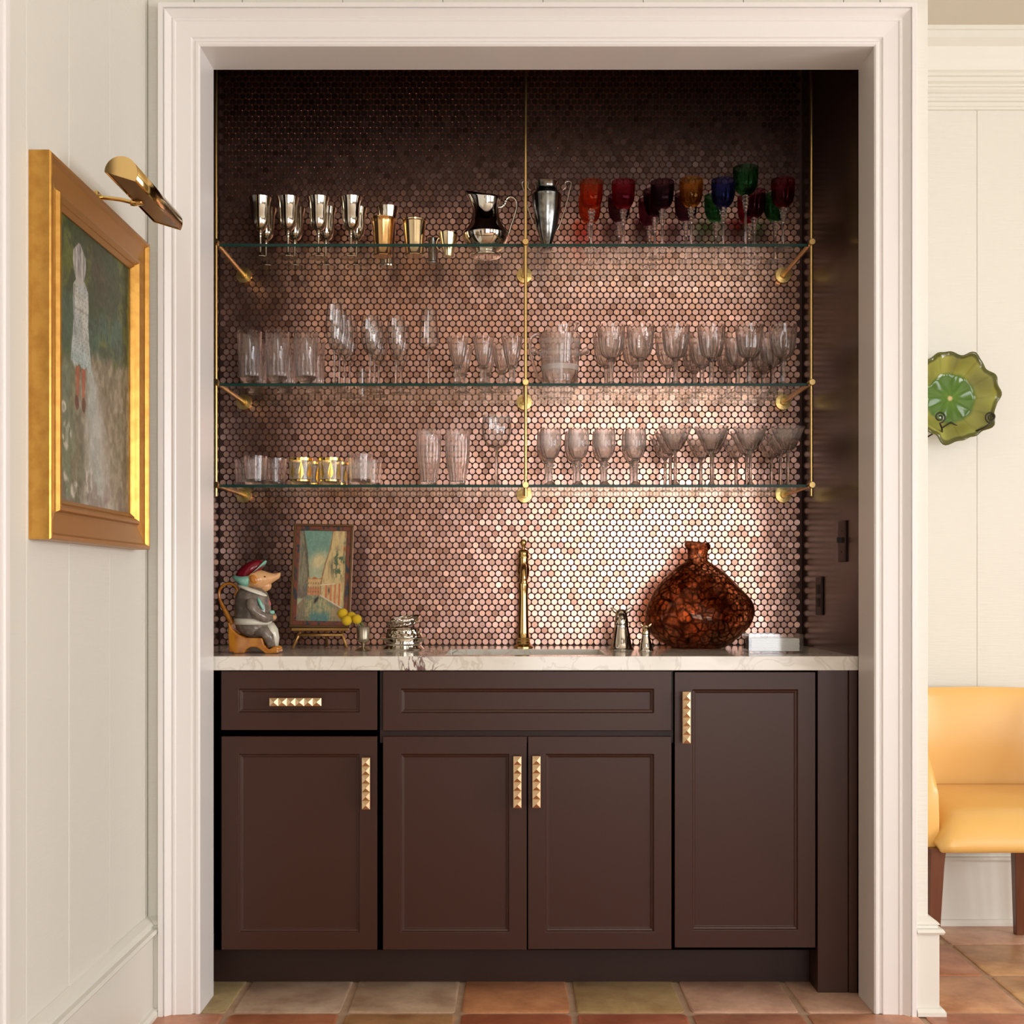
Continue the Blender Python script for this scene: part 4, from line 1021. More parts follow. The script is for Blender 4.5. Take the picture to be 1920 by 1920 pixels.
def canal(u, v):
    n1 = fbm(u, v, 5, 1); n2 = fbm(u, v, 18, 2); n3 = fbm(u, v, 45, 3); nv = fbm(u * 1.0, v * .18, 60, 4); nh = fbm(u * .15, v, 60, 8)
    soft = lambda x, e, w_=.012: sm(x, e - w_, e + w_)
    c = np.zeros(u.shape + (3,)) + np.array([118, 152, 134])
    c = mixc(c, (1 - sm(v, .45, .8)) * .75, (190, 184, 142))
    c = mixc(c, np.clip(np.exp(-(((u - .42 - .5 * (v - .66)) / .17) ** 2 + ((v - .66) / .09) ** 2)) * 1.3, 0, 1), (208, 190, 142))
    # left building, in shade
    le = np.interp(v, [.2, .32, .5, .8, 1.0], [.20, .25, .23, .17, .08]) + (n3 - .5) * .02
    lb = (1 - soft(u, le)) * soft(v, .25)
    c = mixc(c, lb, (142, 132, 104)); c = mixc(c, lb * sm(nv, .5, .62) * .8, (104, 102, 88)); c = mixc(c, lb * np.exp(-((u - le + .02) / .02) ** 2) * .7, (86, 78, 66))
    c = mixc(c, lb * (1 - sm(v, .3, .42)) * .7, (112, 98, 88))
    # houses at the end of the canal
    fb = soft(u, .21) * (1 - soft(u, .54)) * soft(v, .28) * (1 - soft(v, .475 + .01 * np.sin(u * 40), .006))
    c = mixc(c, fb, (210, 172, 118)); c = mixc(c, fb * (1 - soft(v, .37, .02)) * .75, (196, 122, 82)); c = mixc(c, fb * sm(v, .455, .47), (178, 104, 66))
    wx = (np.abs(((u - .25) / .052) % 1 - .5) < .2) & (np.abs(((v - .30) / .046) % 1 - .5) < .24); c = mixc(c, fb * wx * .65 * (v < .45), (112, 98, 78))
    # right-hand houses
    re = np.interp(v, [.22, .4, .5, .62, .8, 1.0], [.47, .47, .50, .54, .64, .69]) + (n3 - .5) * .02
    rb = soft(u, re, .006) * soft(v, .17 + .05 * (1 - u))
    c = mixc(c, rb, (214, 188, 132)); c = mixc(c, rb * sm(nv, .52, .66) * .55, (170, 132, 92)); c = mixc(c, rb * np.exp(-((u - re - .012) / .014) ** 2) * .75, (120, 84, 60))
    c = mixc(c, rb * np.exp(-(((u - .70) / .022) ** 2 + ((v - .60) / .09) ** 2)) * .8, (118, 92, 74))
    c = mixc(c, rb * np.exp(-(((u - .955) / .03) ** 2 + ((v - .80) / .035) ** 2)) * .9, (172, 92, 64)); c = mixc(c, rb * np.exp(-(((u - .955) / .03) ** 2 + ((v - .865) / .018) ** 2)) * .7, (96, 112, 100))
    for a in (.60, .70, .79, .88): c = mixc(c, rb * (1 - soft(v, .42)) * np.exp(-((u - a) / .022) ** 2) * .75, (196, 92, 56))
    c = mixc(c, rb * np.exp(-(((u - .66) / .016) ** 2 + ((v - .34) / .035) ** 2)), (70, 56, 48))
    c = mixc(c, rb * (np.abs(v - .405 - .06 * (u - .6)) < .006) * (u < .8), (226, 206, 168))
    tr = sm(n2 + .4 * n3, .60, .80) * np.exp(-(((u - .84) / .13) ** 2 + ((v - .63) / .13) ** 2)); c = mixc(c, np.clip(tr * 1.9, 0, 1), (84, 100, 74))
    # water with reflections and the quay
    qe = .285 - .30 * np.clip(u - .47, 0, 1) - .55 * np.clip(.2 - u, 0, 1)
    wt = 1 - soft(v, qe, .006)
    c = mixc(c, wt, (134, 138, 106)); c = mixc(c, wt * sm(nv, .45, .62) * .8, (196, 172, 118)); c = mixc(c, wt * (1 - sm(v, .05, .14)) * sm(u, .22, .34) * (1 - sm(u, .6, .75)) * .9, (92, 136, 134))
    c = mixc(c, wt * sm(nh, .54, .62) * .35, (88, 116, 108)); c = mixc(c, wt * (1 - sm(u, .1, .26)) * .6, (128, 104, 88)); c = mixc(c, wt * sm(u, .66, .85) * .5, (150, 118, 98))
    c = mixc(c, np.exp(-((v - qe - .004) / .008) ** 2) * (u > .47), (226, 200, 176))
    gd = np.exp(-(((u - .40) / .045) ** 2 + ((v - .235 - .6 * (u - .4)) / .022) ** 2)); c = mixc(c, np.clip(gd * 1.6, 0, 1), (58, 50, 48))
    return c + (n3[..., None] - .5) * 26 + (n2[..., None] - .5) * 18
fr = thing('framed_picture', 'small framed canal painting standing on the brass easel', 'picture', (X(602, 3.74), 3.74, 0))
pw = 112 * 3.74 / F; zt, zb_ = Z(980, 3.74), Z(1176, 3.74); ph = zt - zb_
lean = 0.07; shear = -0.02
fr.location = (X(601, 3.72), 3.70, zb_); fr.rotation_euler = (-0.16, 0.018, 0)
hw = pw / 2; b1 = .007; b2 = .018
def framebox(g, x0, x1, z0, z1, wd, y0, y1):
    return g.box(x0, x1, y0, y1, z0, z0 + wd).box(x0, x1, y0, y1, z1 - wd, z1).box(x0, x0 + wd, y0, y1, z0 + wd, z1 - wd).box(x1 - wd, x1, y0, y1, z0 + wd, z1 - wd)
M['frame_mott'] = mat('mottled_picture_frame', S(120, 62, 40), 0.35, vary=((90, 90, 45), S(44, 52, 58), 0.5, 0.6))
framebox(G(), -hw, hw, 0, ph, b1, -.004, .016).build('outer_moulding', mat('aged_gilt', (0.13, 0.065, 0.02), 0.35, 0.4), fr, bevel=.001)
framebox(G(), -hw + b1, hw - b1, b1, ph - b1, .013, -.001, .013).build('inner_moulding', M['frame_mott'], fr, bevel=.001)
ix0, ix1, iz0, iz1 = -hw + .0195, hw - .0195, .0195, ph - .0195
painted('painting', 130, 230, canal, lambda a, b: (ix0 + a * (ix1 - ix0), .004, iz0 + b * (iz1 - iz0)), fr, M['watercolour'])
es = thing('picture_easel', 'small gilt easel holding the canal painting', 'easel', (X(602, 3.70), 3.69, TOPZ))
ze = zb_ - TOPZ
for s, xx in ((-1, -.072), (1, .072)):
    G().tube([(xx * 1.14, -.012, .003), (xx * .92, .0, ze - .022), (xx * .88, .004, ze - .012)], .0042, 8).build('leg', M['cork'], es, smooth=True)
G().tube([(.0, .13, .003), (0, .075, .11), (0, .05, .17)], .0042, 8).build('leg', M['cork'], es, smooth=True)
G().tube([(-.068, -.001, ze - .022), (.068, -.001, ze - .022)], .0042, 8).build('crossbar', M['cork'], es, smooth=True)
G().tube([(-.085, -.012, ze - .005), (.085, -.012, ze - .005)], .0045, 8).box(-.085, .085, -.010, .014, ze - .007, ze - .0025).build('ledge', M['cork'], es, smooth=False)

# small goblet with billy buttons
t = vessel('pewter_goblet', 'small pewter goblet holding yellow button flowers', 'goblet', None,
    [('bowl', shell(dens([(0, .022), (.010, .0225), (.0175, .030), (.0185, .045), (.0205, .068), (.0225, .072)], 2), .001, .026), M['pewter'], None, 32),
     ('foot', dens([(0, 0), (.0225, 0), (.023, .002), (.014, .006), (.0055, .011), (.005, .015), (.008, .017), (.005, .019), (.008, .0225), (0, .024)], 2), M['pewter'], None, 32)])
gx, gy = X(681, 3.60), 3.60; t.location = (gx, gy, TOPZ)
for i, (px, py, r, wd, dd) in enumerate(((642.5, 1150.5, 10.2, 'highest and farthest from the pewter goblet', .004), (650, 1163.5, 9.6, 'lowest, in front of the frame', -.035), (659, 1155.5, 8.5, 'behind the others, in the middle', .0), (669, 1161, 9.2, 'nearest above the pewter goblet', -.022))):
    D = gy + dd; cpt = (X(px, D), D, Z(py, D)); R_ = r * D / F
    f_ = thing('button_flower', 'round yellow button flower, ' + wd, 'flower', cpt, group='yellow button flowers')
    G().ell((0, 0, 0), (R_, R_, R_), 24, 14).build('bloom', M['yellow'], f_, smooth=True)
    tip = Vector((gx - cpt[0] + .004, gy - cpt[1], TOPZ + .045 - cpt[2]))
    G().tube(smooth_pts([(0, 0, 0), tip * .45 + Vector((.004, 0, .012)), tip * .78 + Vector((.004, 0, .012)), tip], 4), .0012, 6).build('stem', M['stem'], f_, smooth=True)

# pierced silver bottle coasters
def pierced(r0, r1, h, nm, m, loc, rot):
    t_ = thing(nm, '', 'coaster', loc); t_.rotation_euler = rot
    import itertools
    n = 48; rows = 4; g = G(); V = []; Fc = []
    for k_ in range(rows + 1):
        for i in range(n):
            a = 2 * PI * i / n; rr = r0 + (r1 - r0) * k_ / rows; V.append((rr * math.cos(a), rr * math.sin(a), h * k_ / rows))
    for k_ in range(rows):
        for i in range(n):
            j = (i + 1) % n
            if k_ in (1, 2) and (i + k_) % 3 == 0: continue
            Fc.append((k_ * n + i, k_ * n + j, (k_ + 1) * n + j, (k_ + 1) * n + i))
    o_ = g.add(V, Fc).build('pierced_wall', m, t_, smooth=True); sd = o_.modifiers.new('thick', 'SOLIDIFY'); sd.thickness = .0014
    return t_
cxp, cyp = X(757.5, 3.66), 3.66
t = thing('silver_coaster', 'footed silver dish with a flared rim under the pierced ring', 'coaster', (cxp, cyp, TOPZ))
G().lathe([(0, 0), (.060, 0), (.061, .003), (.056, .009), (.052, .013), (.054, .018), (.0535, .022), (.057, .026), (.072, .034), (.0725, .036), (.055, .030), (.046, .028), (.0, .028)], 48).build('dish', M['silver_b'], t, smooth=True, angle=40)
p_ = pierced(.056, .050, .030, 'pierced_coaster', M['silver'], (cxp + .001, cyp, TOPZ + .034), (0, -.03, 0)); p_['label'] = 'pierced silver ring standing inside the footed dish'
G().lathe([(.0555, -.001), (.0575, .0005), (.0565, .002)], 48).build('base_rim', M['silver'], p_, smooth=True)
p2 = pierced(.047, .050, .018, 'pierced_coaster', M['silver'], (cxp + .001, cyp, TOPZ + .075), (.12, -.16, 0)); p2['label'] = 'tilted pierced silver ring on top of the stack'
G().lathe([(.0495, .017), (.052, .0185), (.0505, .020)], 48).build('rim', M['silver_b'], p2, smooth=True)

# animal-head stirrup cups standing on their rims
def stirrup(nm, label, px, D, h, rb, rn, headm, bodym):
    t_ = thing(nm, label, 'cup', (X(px, D), D, TOPZ)); zc = h * .60
    pr = [(0, .002), (rb * .93, .002), (rb, 0), (rb * 1.0, .0015), (rb * .90, .006), (rb * .82, zc * .2), (rb * .72, zc * .5), (rn * 1.04, zc * .88), (rn, zc), (0, zc)]
    G().lathe(dens(pr[2:9], 3) + [(0, zc)], 36).build('cup_body', bodym, t_, smooth=True, angle=45)
    G().lathe([(rn, zc - .001), (rn * 1.06, zc), (rn * 1.06, zc + .0015), (rn * .96, zc + .002)], 30).build('ring', M['silver_d'], t_, smooth=True)
    def fur(a, r, z): return r * (1 + .07 * math.sin(9 * a + z * 500) * math.sin(z * 900))
    G().lathe(dens([(rn * .97, zc), (rn * .98, zc + h * .08), (rn * .88, zc + h * .17), (rn * .85, zc + h * .24), (rn * .72, zc + h * .32), (rn * .4, zc + h * .37), (0, zc + h * .38)], 3), 40, fur).build('neck', headm, t_, smooth=True)
    G().loft([((0, -rn * .2, zc + h * .27), (rn * .62, 0, 0), (0, 0, rn * .50)), ((0, -rn * .9, zc + h * .22), (rn * .40, 0, 0), (0, 0, rn * .34)), ((0, -rn * 1.5, zc + h * .17), (rn * .24, 0, 0), (0, 0, rn * .2))], 14).build('muzzle', headm, t_, smooth=True)
    for s in (-1, 1):
        G().tube([(s * rn * .45, 0, zc + h * .27), (s * rn * .95, 0, zc + h * .33), (s * rn * 1.35, 0, zc + h * .39), (s * rn * 1.6, 0, zc + h * .41)], [rn * .22, rn * .30, rn * .22, rn * .05], 10, flat=.5).build('ear', headm, t_, smooth=True)
    return t_
stirrup('stirrup_cup', 'larger silver animal-head cup standing upside down beside the amber vase', 1165, 3.66, .124, .0375, .0205, M['silver'], M['silver_b'])
stirrup('stirrup_cup', 'smaller animal-head cup with a gilt head beside the amber vase', 1211, 3.585, .080, .0225, .0115, M['pale_gilt'], M['silver_b'])

# amber vase
vd = 3.765
t = thing('amber_vase', 'big squat tortoiseshell amber glass vase with a short neck', 'vase', (X(1308, vd), vd, TOPZ))
k = vd / F
def vz(py): return (1219 - py) * k
pr = [(0, .001), (.078, .001), (.085, .004), (.098, .011), (.127, .030), (.158, .062), (.1675, .095), (.1665, .120), (.158, .146), (.139, .178), (.113, .208), (.082, .234), (.052, .254), (.037, .263), (.0315, .270), (.031, .290), (.033, .299), (.038, .304), (.040, .311), (.039, .318), (.036, .322)]
sc_ = vz(1021) / .322
pr = dens([(r, z * sc_) for r, z in pr], 3)
g = G().lathe(shell(pr, .0035, .012), 96)
g2 = []
for (x, y, z) in g.v:
    a = math.atan2(y, x); r = math.hypot(x, y); b_ = math.exp(-((z - .17) / .05) ** 2)
    dent = -.020 * b_ * math.exp(-((a + 1.35 + 0.0) / .45) ** 2) - .018 * math.exp(-((z - .20) / .045) ** 2) * math.exp(-((a + .25) / .4) ** 2)
    bulge = .007 * math.exp(-((z - .13) / .06) ** 2) * math.cos(3 * a + .6)
    r2 = max(r + (dent + bulge) * min(1, r / .08), 0)
    zz = z + (.006 * (x / .16) if z < .24 else 0) * (1 if z > .02 else 0) - (.010 * x / .04 * (z - .25) / .08 * .5 if z > .25 else 0)
    g2.append((r2 * math.cos(a), r2 * math.sin(a) * .96, zz))
g.v = g2
g.build('body', M['amber_vase'], t, smooth=True)

# acrylic napkin box
D = 3.455; x0, x1 = X(1403, D), X(1505, D); t = thing('napkin_box', 'clear acrylic tray box with folded white napkins', 'box', ((x0 + x1) / 2, 3.50, TOPZ), 0)
hw, hd, hh, th = (x1 - x0) / 2, .055, .054, .005
g = G().box(-hw, hw, -hd, -hd + th, 0, hh).box(-hw, hw, hd - th, hd, 0, hh).box(-hw, -hw + th, -hd + th, hd - th, 0, hh).box(hw - th, hw, -hd + th, hd - th, 0, hh).box(-hw + th, hw - th, -hd + th, hd - th, 0, th)
g.build('box', M['acrylic'], t)
g = G()
for i in range(12): 
    o_ = random.uniform(-.0012, .0012); g.box(-hw + .009 + o_, hw - .009 + o_, -hd + .010, hd - .010, .006 + i * .0030, .0085 + i * .0030)
tag(g.build('napkin_stack', M['paper'], None, loc=t.location, bevel=.0008), 'stack of folded white paper napkins inside the acrylic box', 'napkins', kind='stuff')

# ------------------------------------------------------------------ gilt-framed painting on the left wall
A0, A1, B0, B1 = 2.382, 3.037, 1.195, 1.957
t = thing('framed_painting', 'large gilt-framed oil painting of a girl in a white dress on a path', 'painting', (WL, (A0 + A1) / 2, (B0 + B1) / 2))
FP = [(0, 0), (0, .040), (.003, .043), (.010, .043), (.013, .038), (.016, .035), (.058, .028), (.062, .030), (.066, .037), (.072, .038), (.077, .033), (.080, .028), (.083, .030), (.087, .026), (.092, .022), (.092, 0)]
yc, zc_ = (A1 - A0) / 2, (B1 - B0) / 2
def frame_side(cs, m, nm):
    V = []; n = len(FP)
    for (sy_, sz_) in cs:
        for u, p in FP: V.append((p, sy_ * (yc - u), sz_ * (zc_ - u * .93)))
    return G().add(V, [(i, i + 1, n + i + 1, n + i) for i in range(n - 1)] + [(n - 1, 0, n, 2 * n - 1)]).build(nm, m, t, angle=30)
frame_side([(-1, -1), (-1, 1)], M['gilt'], 'frame_stile'); frame_side([(1, -1), (1, 1)], M['gilt'], 'frame_stile')
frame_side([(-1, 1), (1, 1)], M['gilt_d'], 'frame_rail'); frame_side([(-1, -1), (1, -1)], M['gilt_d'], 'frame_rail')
def girl(u, v):
    n1 = fbm(u, v, 4, 11); n2 = fbm(u, v, 12, 12); n3 = fbm(u, v, 34, 13); n4 = fbm((u + .3 * v) / 1.3, v, 60, 14)
    n1, n2, n3, n4 = [np.clip(q, 0, 1) for q in (n1, n2, n3, n4)]
    c = np.zeros(u.shape + (3,)) + np.array([60, 74, 50])
    c = mixc(c, sm(n2, .44, .60) * .8, (96, 104, 50)); c = mixc(c, sm(n1, .50, .68) * .8 * (1 - sm(v, .8, .95)), (70, 98, 82)); c = mixc(c, sm(n3, .56, .66) * .7, (42, 48, 38))
    c = mixc(c, np.exp(-(((u - .55) / .12) ** 2 + ((v - .90 + .4 * (u - .5)) / .07) ** 2)) * .7, (74, 62, 52))
    hill = sm(v, .50, .55) * (1 - sm(v, .68 - .35 * (u - .2), .74 - .35 * (u - .2))); c = mixc(c, hill * .75, (70, 92, 72))
    low = 1 - sm(v + .12 * (n2 - .5) - .10 * (u - .3), .48, .56)
    c = mixc(c, low, (128, 116, 92)); c = mixc(c, low * sm(n3, .48, .62) * .6, (150, 136, 112)); c = mixc(c, low * sm(n2, .52, .66) * .6, (108, 100, 72))
    c = mixc(c, low * (1 - sm(u + .2 * (n2 - .5), .16, .34)) * .85, (94, 108, 84))
    pc = .44 + .22 * (.5 - v) * (v < .5); wd = .07 + .26 * np.clip(.5 - v, 0, 1)
    path = np.exp(-((u - pc - .10 * (n2 - .5)) / wd) ** 2) * (1 - sm(v, .46, .56))
    c = mixc(c, np.clip(path * 1.3, 0, 1) * .9, (168, 172, 164)); c = mixc(c, np.clip(path, 0, 1) * sm(u - pc, .02, .14) * .75, (184, 164, 150)); c = mixc(c, np.clip(path, 0, 1) * sm(n4, .55, .65) * .5, (132, 136, 126))
    c = mixc(c, (1 - sm(v, .0, .22)) * sm(n2, .45, .6) * .6, (116, 98, 88)); c = mixc(c, np.exp(-((u - .27 - .05 * np.sin(v * 9)) / .05) ** 2) * (1 - sm(v, .3, .36)) * .75, (88, 92, 72))
    for (a, b, s1, s2) in ((.14, .235, .05, .045), (.08, .07, .07, .035), (.24, .05, .05, .03), (.10, .33, .03, .02), (.42, .11, .05, .06)):
        q = ((u - a) / s1) ** 2 + ((v - b) / s2) ** 2; c = mixc(c, np.clip(np.exp(-(q - .7) ** 2 * 3) * sm(n3, .42, .6), 0, 1) * .9, (188, 182, 166))
    w_ = np.interp(v, [.49, .52, .60, .66, .72, .78, .815], [.125, .13, .105, .092, .10, .095, .04]); cx_ = .315 - .02 * (v - .6)
    dr = (1 - sm(np.abs(u - cx_) - w_, -.006, .006)) * sm(v, .492 + .010 * np.sin(u * 70), .502 + .010 * np.sin(u * 70)) * (1 - sm(v, .808, .818))
    c = mixc(c, dr, (178, 178, 166)); c = mixc(c, dr * sm(n2, .45, .65) * .5, (140, 150, 148)); c = mixc(c, dr * (1 - sm(v, .52, .60)) * .5, (150, 172, 168))
    c = mixc(c, dr * sm(np.sin(u * 170 + 9 * np.sin(v * 60)) * np.sin(v * 190 + 6 * u), .55, .95) * .75, (98, 104, 110))
    arm = np.exp(-((u - .235 + .01 * np.sin(v * 20)) / .010) ** 2) * (v > .60) * (v < .78); c = mixc(c, arm * .55, (96, 96, 92))
    c = mixc(c, dr * np.exp(-((v - .70) / .004) ** 2) * .6, (110, 108, 104))
    hw_ = np.interp(v, [.79, .82, .86, .90, .935], [.035, .06, .082, .078, .015]); hr_ = (1 - sm(np.abs(u - .295) - hw_, -.005, .005)) * (v > .79) * (v < .938)
    c = mixc(c, hr_, (168, 164, 156)); c = mixc(c, hr_ * sm(fbm(u, v * .1, 90, 21), .48, .58) * .7, (104, 102, 98))
    for a in (.270, .345): c = mixc(c, (1 - sm(np.abs(u - a - .03 * (v - .44)) - np.interp(v, [.38, .45, .5], [.014, .022, .024]), -.004, .004)) * (v > .385) * (v < .497), (158, 94, 70))
    for a in (.262, .348): c = mixc(c, (1 - sm(((u - a) / .026) ** 2 + ((v - .365) / .028) ** 2, .8, 1.1)), (96, 62, 50))
    return c + (n3[..., None] - .5) * 40 + (n4[..., None] - .5) * 30
painted('canvas', 190, 250, girl, lambda a, b: (.018, -yc + .088 + a * 2 * (yc - .088), -zc_ + .082 + b * 2 * (zc_ - .082)), t, M['oil'])
# picture light
lx, lz, ly0, ly1, lr = -0.812, 1.962, 2.53, 2.875, 0.0345
t = thing('picture_light', 'polished brass picture light over the gilt-framed painting', 'lamp', (lx, (ly0 + ly1) / 2, lz))
tl = -0.30          # tilt of the open underside
hl = (ly1 - ly0) / 2; seg = 22; prs = []
for i in range(seg + 1):
    a = -0.25 + (PI + 0.5) * i / seg; prs.append((lr * math.cos(a), lr * math.sin(a)))
R2 = lambda p: (p[0] * math.cos(tl) - p[1] * math.sin(tl), p[0] * math.sin(tl) + p[1] * math.cos(tl))
prs = [R2(p) for p in prs]; n = len(prs)
V = [(x, -hl, z) for x, z in prs] + [(x, hl, z) for x, z in prs]
o_ = G().add(V, [(i, i + 1, n + i + 1, n + i) for i in range(n - 1)]).build('shade', M['brass_pol'], t, smooth=True); sd = o_.modifiers.new('t', 'SOLIDIFY'); sd.thickness = .0012
for s in (-1, 1): G().prism_xz(prs, s * hl - .001, s * hl + .001).build('end_cap', M['brass_pol'], t)
a_, b_ = R2((-lr * .82, -.006)), R2((lr * .82, -.006))
G().prism_xz([a_, b_, (b_[0], b_[1] + .002), (a_[0], a_[1] + .002)], -hl + .002, hl - .002).build('reflector', mat('dull_reflector', (0.30, 0.20, 0.13), 0.4, 0.5), t)
G().tube(smooth_pts([(-.115, 0, .006), (-.06, 0, .000), (-.02, 0, -.008), (.0, 0, .004)], 4), .0045, 10).build('arm', M['brass_pol'], t, smooth=True)
G().tube([(-.034, 0, -.008), (-.028, 0, -.008), (-.010, 0, -.006), (-.006, 0, -.004)], [.006, .0075, .0075, .006], 12).build('knuckle', M['brass_pol'], t, smooth=True)
G().box(-.133, -.100, -.02, .02, -.0045, .014).build('bracket', M['brass_pol'], t, bevel=.002)

# ------------------------------------------------------------------ hall: leaf dish and yellow chair
dd = 3.93
t = thing('leaf_dish', 'glossy green lily-pad dish hanging on the far wall', 'dish', (X(1779, dd), dd, Z(748, dd)))
def leafm():
    m = mat('green_majolica_glaze', (0.2, 0.3, 0.06), 0.1)
    nt = m.node_tree; b = nt.nodes['Principled BSDF']; a = nt.nodes.new('ShaderNodeAttribute'); a.attribute_name = 'tint'
    nt.links.new(a.outputs['Color'], b.inputs['Base Color']); return m
Rr = 84 * dd / F; na, nr = 120, 30
V = []; Cc = []; rq = np.random.default_rng(5); ph_ = rq.random(8) * 6.28
for j in range(nr + 1):
    q = j / nr
    for i in range(na):
        a = 2 * PI * i / na
        rim = 1 + .045 * math.sin(7 * a + .5) + .03 * math.sin(11 * a + 2) + .02 * math.sin(17 * a)
        r = Rr * q * (1 + (rim - 1) * q ** 2)
        y = -.004 - .040 * sm(np.array(q), .5, 1.0) + .012 * q ** 3 * math.sin(7 * a + 2) * 1.0
        V.append((r * math.cos(a), float(y) - .002, r * math.sin(a)))
        vein = max(0, math.cos(a * 13 + .4 * math.sin(5 * q + a)) - .90) * 8
        nz = .5 + .5 * math.sin(a * 5 + ph_[0]) * math.sin(q * 7 + ph_[1] + a * 2)
        cin = np.array([.075, .17, .022]) * (1 - q) + np.array([.09, .16, .03]) * q
        if q < .28: cin = cin + np.array([.07, .09, .015]) * (1 - q / .28) * nz
        cout = np.array([.30, .30, .065]) * (.75 + .4 * nz)
        k_ = float(sm(np.array(q), .52, .62)); c_ = cin * (1 - k_) + cout * k_
        c_ = c_ * (1 - .22 * min(1, vein)); 
        if q > .93: c_ = c_ * .35
        if q < .035: c_ = np.array([.6, .45, .2])
        Cc.append([*np.clip(c_, 0, 1), 1])
Fc = [(j * na + i, j * na + (i + 1) % na, (j + 1) * na + (i + 1) % na, (j + 1) * na + i) for j in range(nr) for i in range(na)]
me = bpy.data.meshes.new('dish'); me.from_pydata(V, [], Fc); me.materials.append(leafm())
at = me.color_attributes.new('tint', 'FLOAT_COLOR', 'POINT'); at.data.foreach_set('color', np.array(Cc).ravel())
me.polygons.foreach_set('use_smooth', [True] * len(me.polygons)); o_ = bpy.data.objects.new('leaf', me); C.objects.link(o_); o_.parent = t
sd = o_.modifiers.new('t', 'SOLIDIFY'); sd.thickness = .005
t = thing('plate_hanger', 'dark iron scroll hanger gripping the green dish', 'plate hanger', (X(1779, dd), dd, Z(748, dd)))
for sx_, cxx, czz in ((1, .110, -.068), (-1, -.052, -.068)):
    pts = []
    for i in range(26):
        a = i * .42; r = .019 * (1 - i / 30)
        pts.append((cxx + sx_ * r * math.cos(a - PI / 2) * -1, -.066, czz + r * math.sin(a - PI / 2) - .0))
    pts = [(cxx * .55, -.02, czz - .045), (cxx * .8, -.055, czz - .035)] + pts
    G().tube(pts, .0028, 8).build('scroll', M['iron'], t, smooth=True)
G().tube([(.060, -.02, -.112), (-.0, -.02, -.078), (-.075, -.02, -.125)], .0025, 8).tube([(0, -.02, -.08), (0, .062, -.08), (0, .065, .06)], .0025, 8).build('wire_frame', M['iron'], t, smooth=True)

ch = thing('yellow_chair', 'yellow leather barrel chair with red-brown wooden legs', 'chair', (1.475, 3.42, 0))
# seat: front at y=0, rear y=.46
def seat():
    g = G(); nx, ny = 16, 14; V = []
    for j in range(ny + 1):
        for i in range(nx + 1):
            u, v_ = i / nx, j / ny; ex = min(1, min(u, 1 - u) / .14); ey = min(1, v_ / .22)
            e = math.sin(ex * PI / 2) ** .6 * math.sin(ey * PI / 2) ** .6
            z = .375 + .075 * e + .030 * v_ + .012 * math.sin(PI * u) * math.sin(PI * v_)
            V.append(((u - .5) * .545, v_ * .44 - .0, z))
    g.add(V, [(j * (nx + 1) + i, j * (nx + 1) + i + 1, (j + 1) * (nx + 1) + i + 1, (j + 1) * (nx + 1) + i) for j in range(ny) for i in range(nx)])
    n0 = len(V); b_ = [i for i in range(nx + 1)] + [(j * (nx + 1) + nx) for j in range(1, ny + 1)] + [ny * (nx + 1) + i for i in range(nx - 1, -1, -1)] + [j * (nx + 1) for j in range(ny - 1, 0, -1)]
    base = []
    for q in b_: x, y, z = V[q]; base.append((x * .97, y * .97 + .008, .355))
    g.v += base; m_ = len(b_)
    for i in range(m_): j = (i + 1) % m_; g.f.append((b_[i], b_[j], n0 + j, n0 + i))
    g.f.append(tuple(n0 + i for i in range(m_)))
    return g
seat().build('seat', M['leather'], ch, smooth=True)
V = []; na, nz = 40, 12; thk = .045
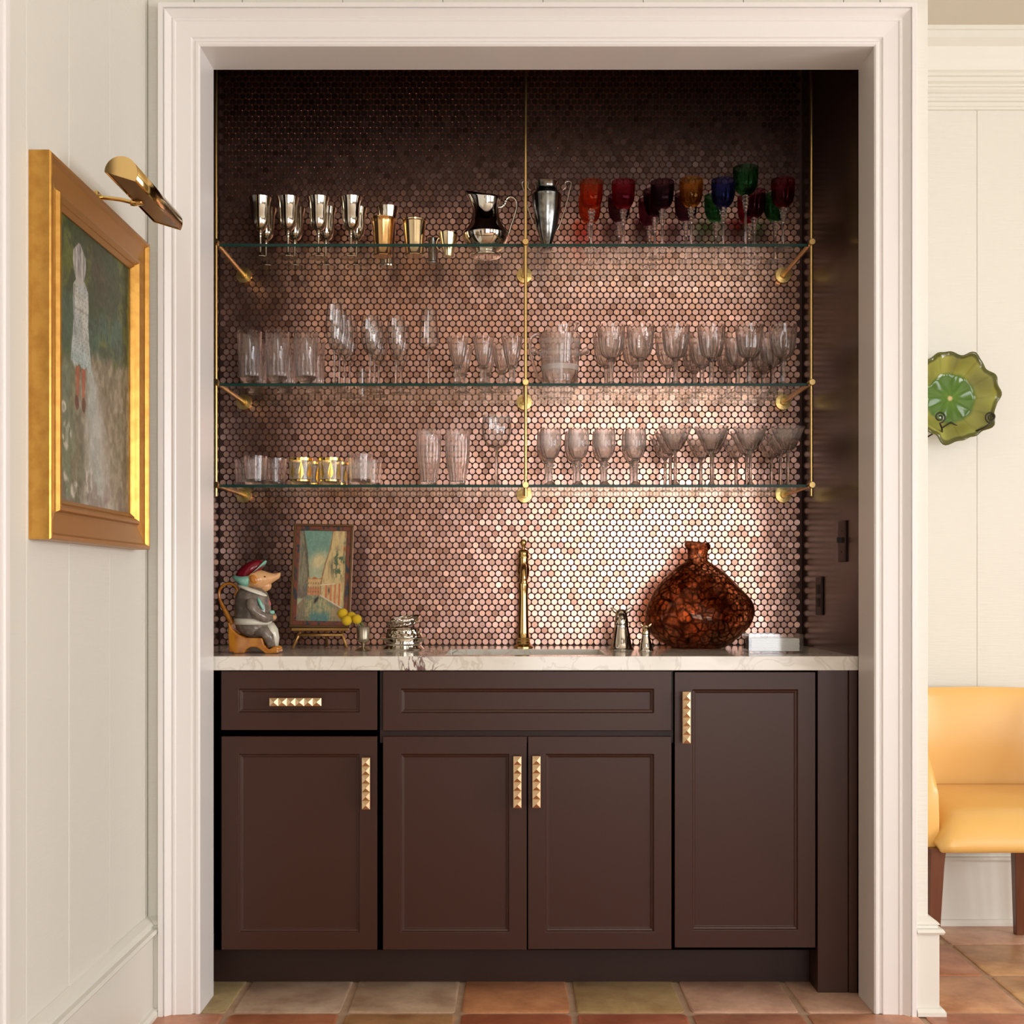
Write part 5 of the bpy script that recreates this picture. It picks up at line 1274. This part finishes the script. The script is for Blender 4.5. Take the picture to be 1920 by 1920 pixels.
def back_pt(s, q, off):
    """s along the U from the left arm tip to the right arm tip, q up"""
    L = [(-.278, .055), (-.290, .24), (-.262, .40), (-.17, .468), (0, .480), (.17, .468), (.262, .40), (.290, .24), (.278, .055)]
    tt = s * (len(L) - 1); i = min(int(tt), len(L) - 2); f_ = tt - i
    p0, p1, p2, p3 = [Vector(L[max(0, min(len(L) - 1, i + k_))]) for k_ in (-1, 0, 1, 2)]
    p = .5 * ((2 * p1) + (p2 - p0) * f_ + (2 * p0 - 5 * p1 + 4 * p2 - p3) * f_ ** 2 + (3 * p1 - p0 - 3 * p2 + p3) * f_ ** 3)
    dv = (.5 * ((p2 - p0) + (4 * p0 - 10 * p1 + 8 * p2 - 2 * p3) * f_ + (9 * p1 - 3 * p0 - 9 * p2 + 3 * p3) * f_ ** 2))
    nr_ = Vector((dv.y, -dv.x)).normalized()
    h_ = np.interp(min(s, 1 - s), [0, .06, .18, .30, .5], [.52, .66, .755, .78, .785])
    z = .36 + (h_ - .36) * q
    return (p.x + nr_.x * off, p.y + nr_.y * off + .0, float(z))
cross = [(0, -.5), (.5, -.5), (.93, -.45), (1.0, -.2), (1.0, .2), (.93, .45), (.5, .5), (0, .5)]
m_ = len(cross)
for i in range(na + 1):
    for q, o__ in cross: V.append(back_pt(i / na, q, o__ * thk))
Fc = [(i * m_ + k_, i * m_ + (k_ + 1) % m_, (i + 1) * m_ + (k_ + 1) % m_, (i + 1) * m_ + k_) for i in range(na) for k_ in range(m_)] + [tuple(range(m_)), tuple(na * m_ + k_ for k_ in range(m_))]
G().add(V, Fc).build('backrest', M['leather'], ch, smooth=True, angle=60)
for sx_ in (-1, 1):
    for fy0, rk in ((.05, -.0), (.425, .03)):
        x_ = sx_ * (.268 if fy0 < .1 else .125); 
        V = []
        for zz, hw_, ox, oy in ((.362, .021, 0, 0), (0, .013, sx_ * (.012), rk)):
            V += [(x_ + ox + a * hw_, fy0 + oy + b * hw_, zz) for a, b in ((-1, -1), (1, -1), (1, 1), (-1, 1))]
        G().add(V, [(0, 1, 5, 4), (1, 2, 6, 5), (2, 3, 7, 6), (3, 0, 4, 7), (0, 3, 2, 1), (4, 5, 6, 7)]).build('leg', M['walnut'], ch, bevel=.002)
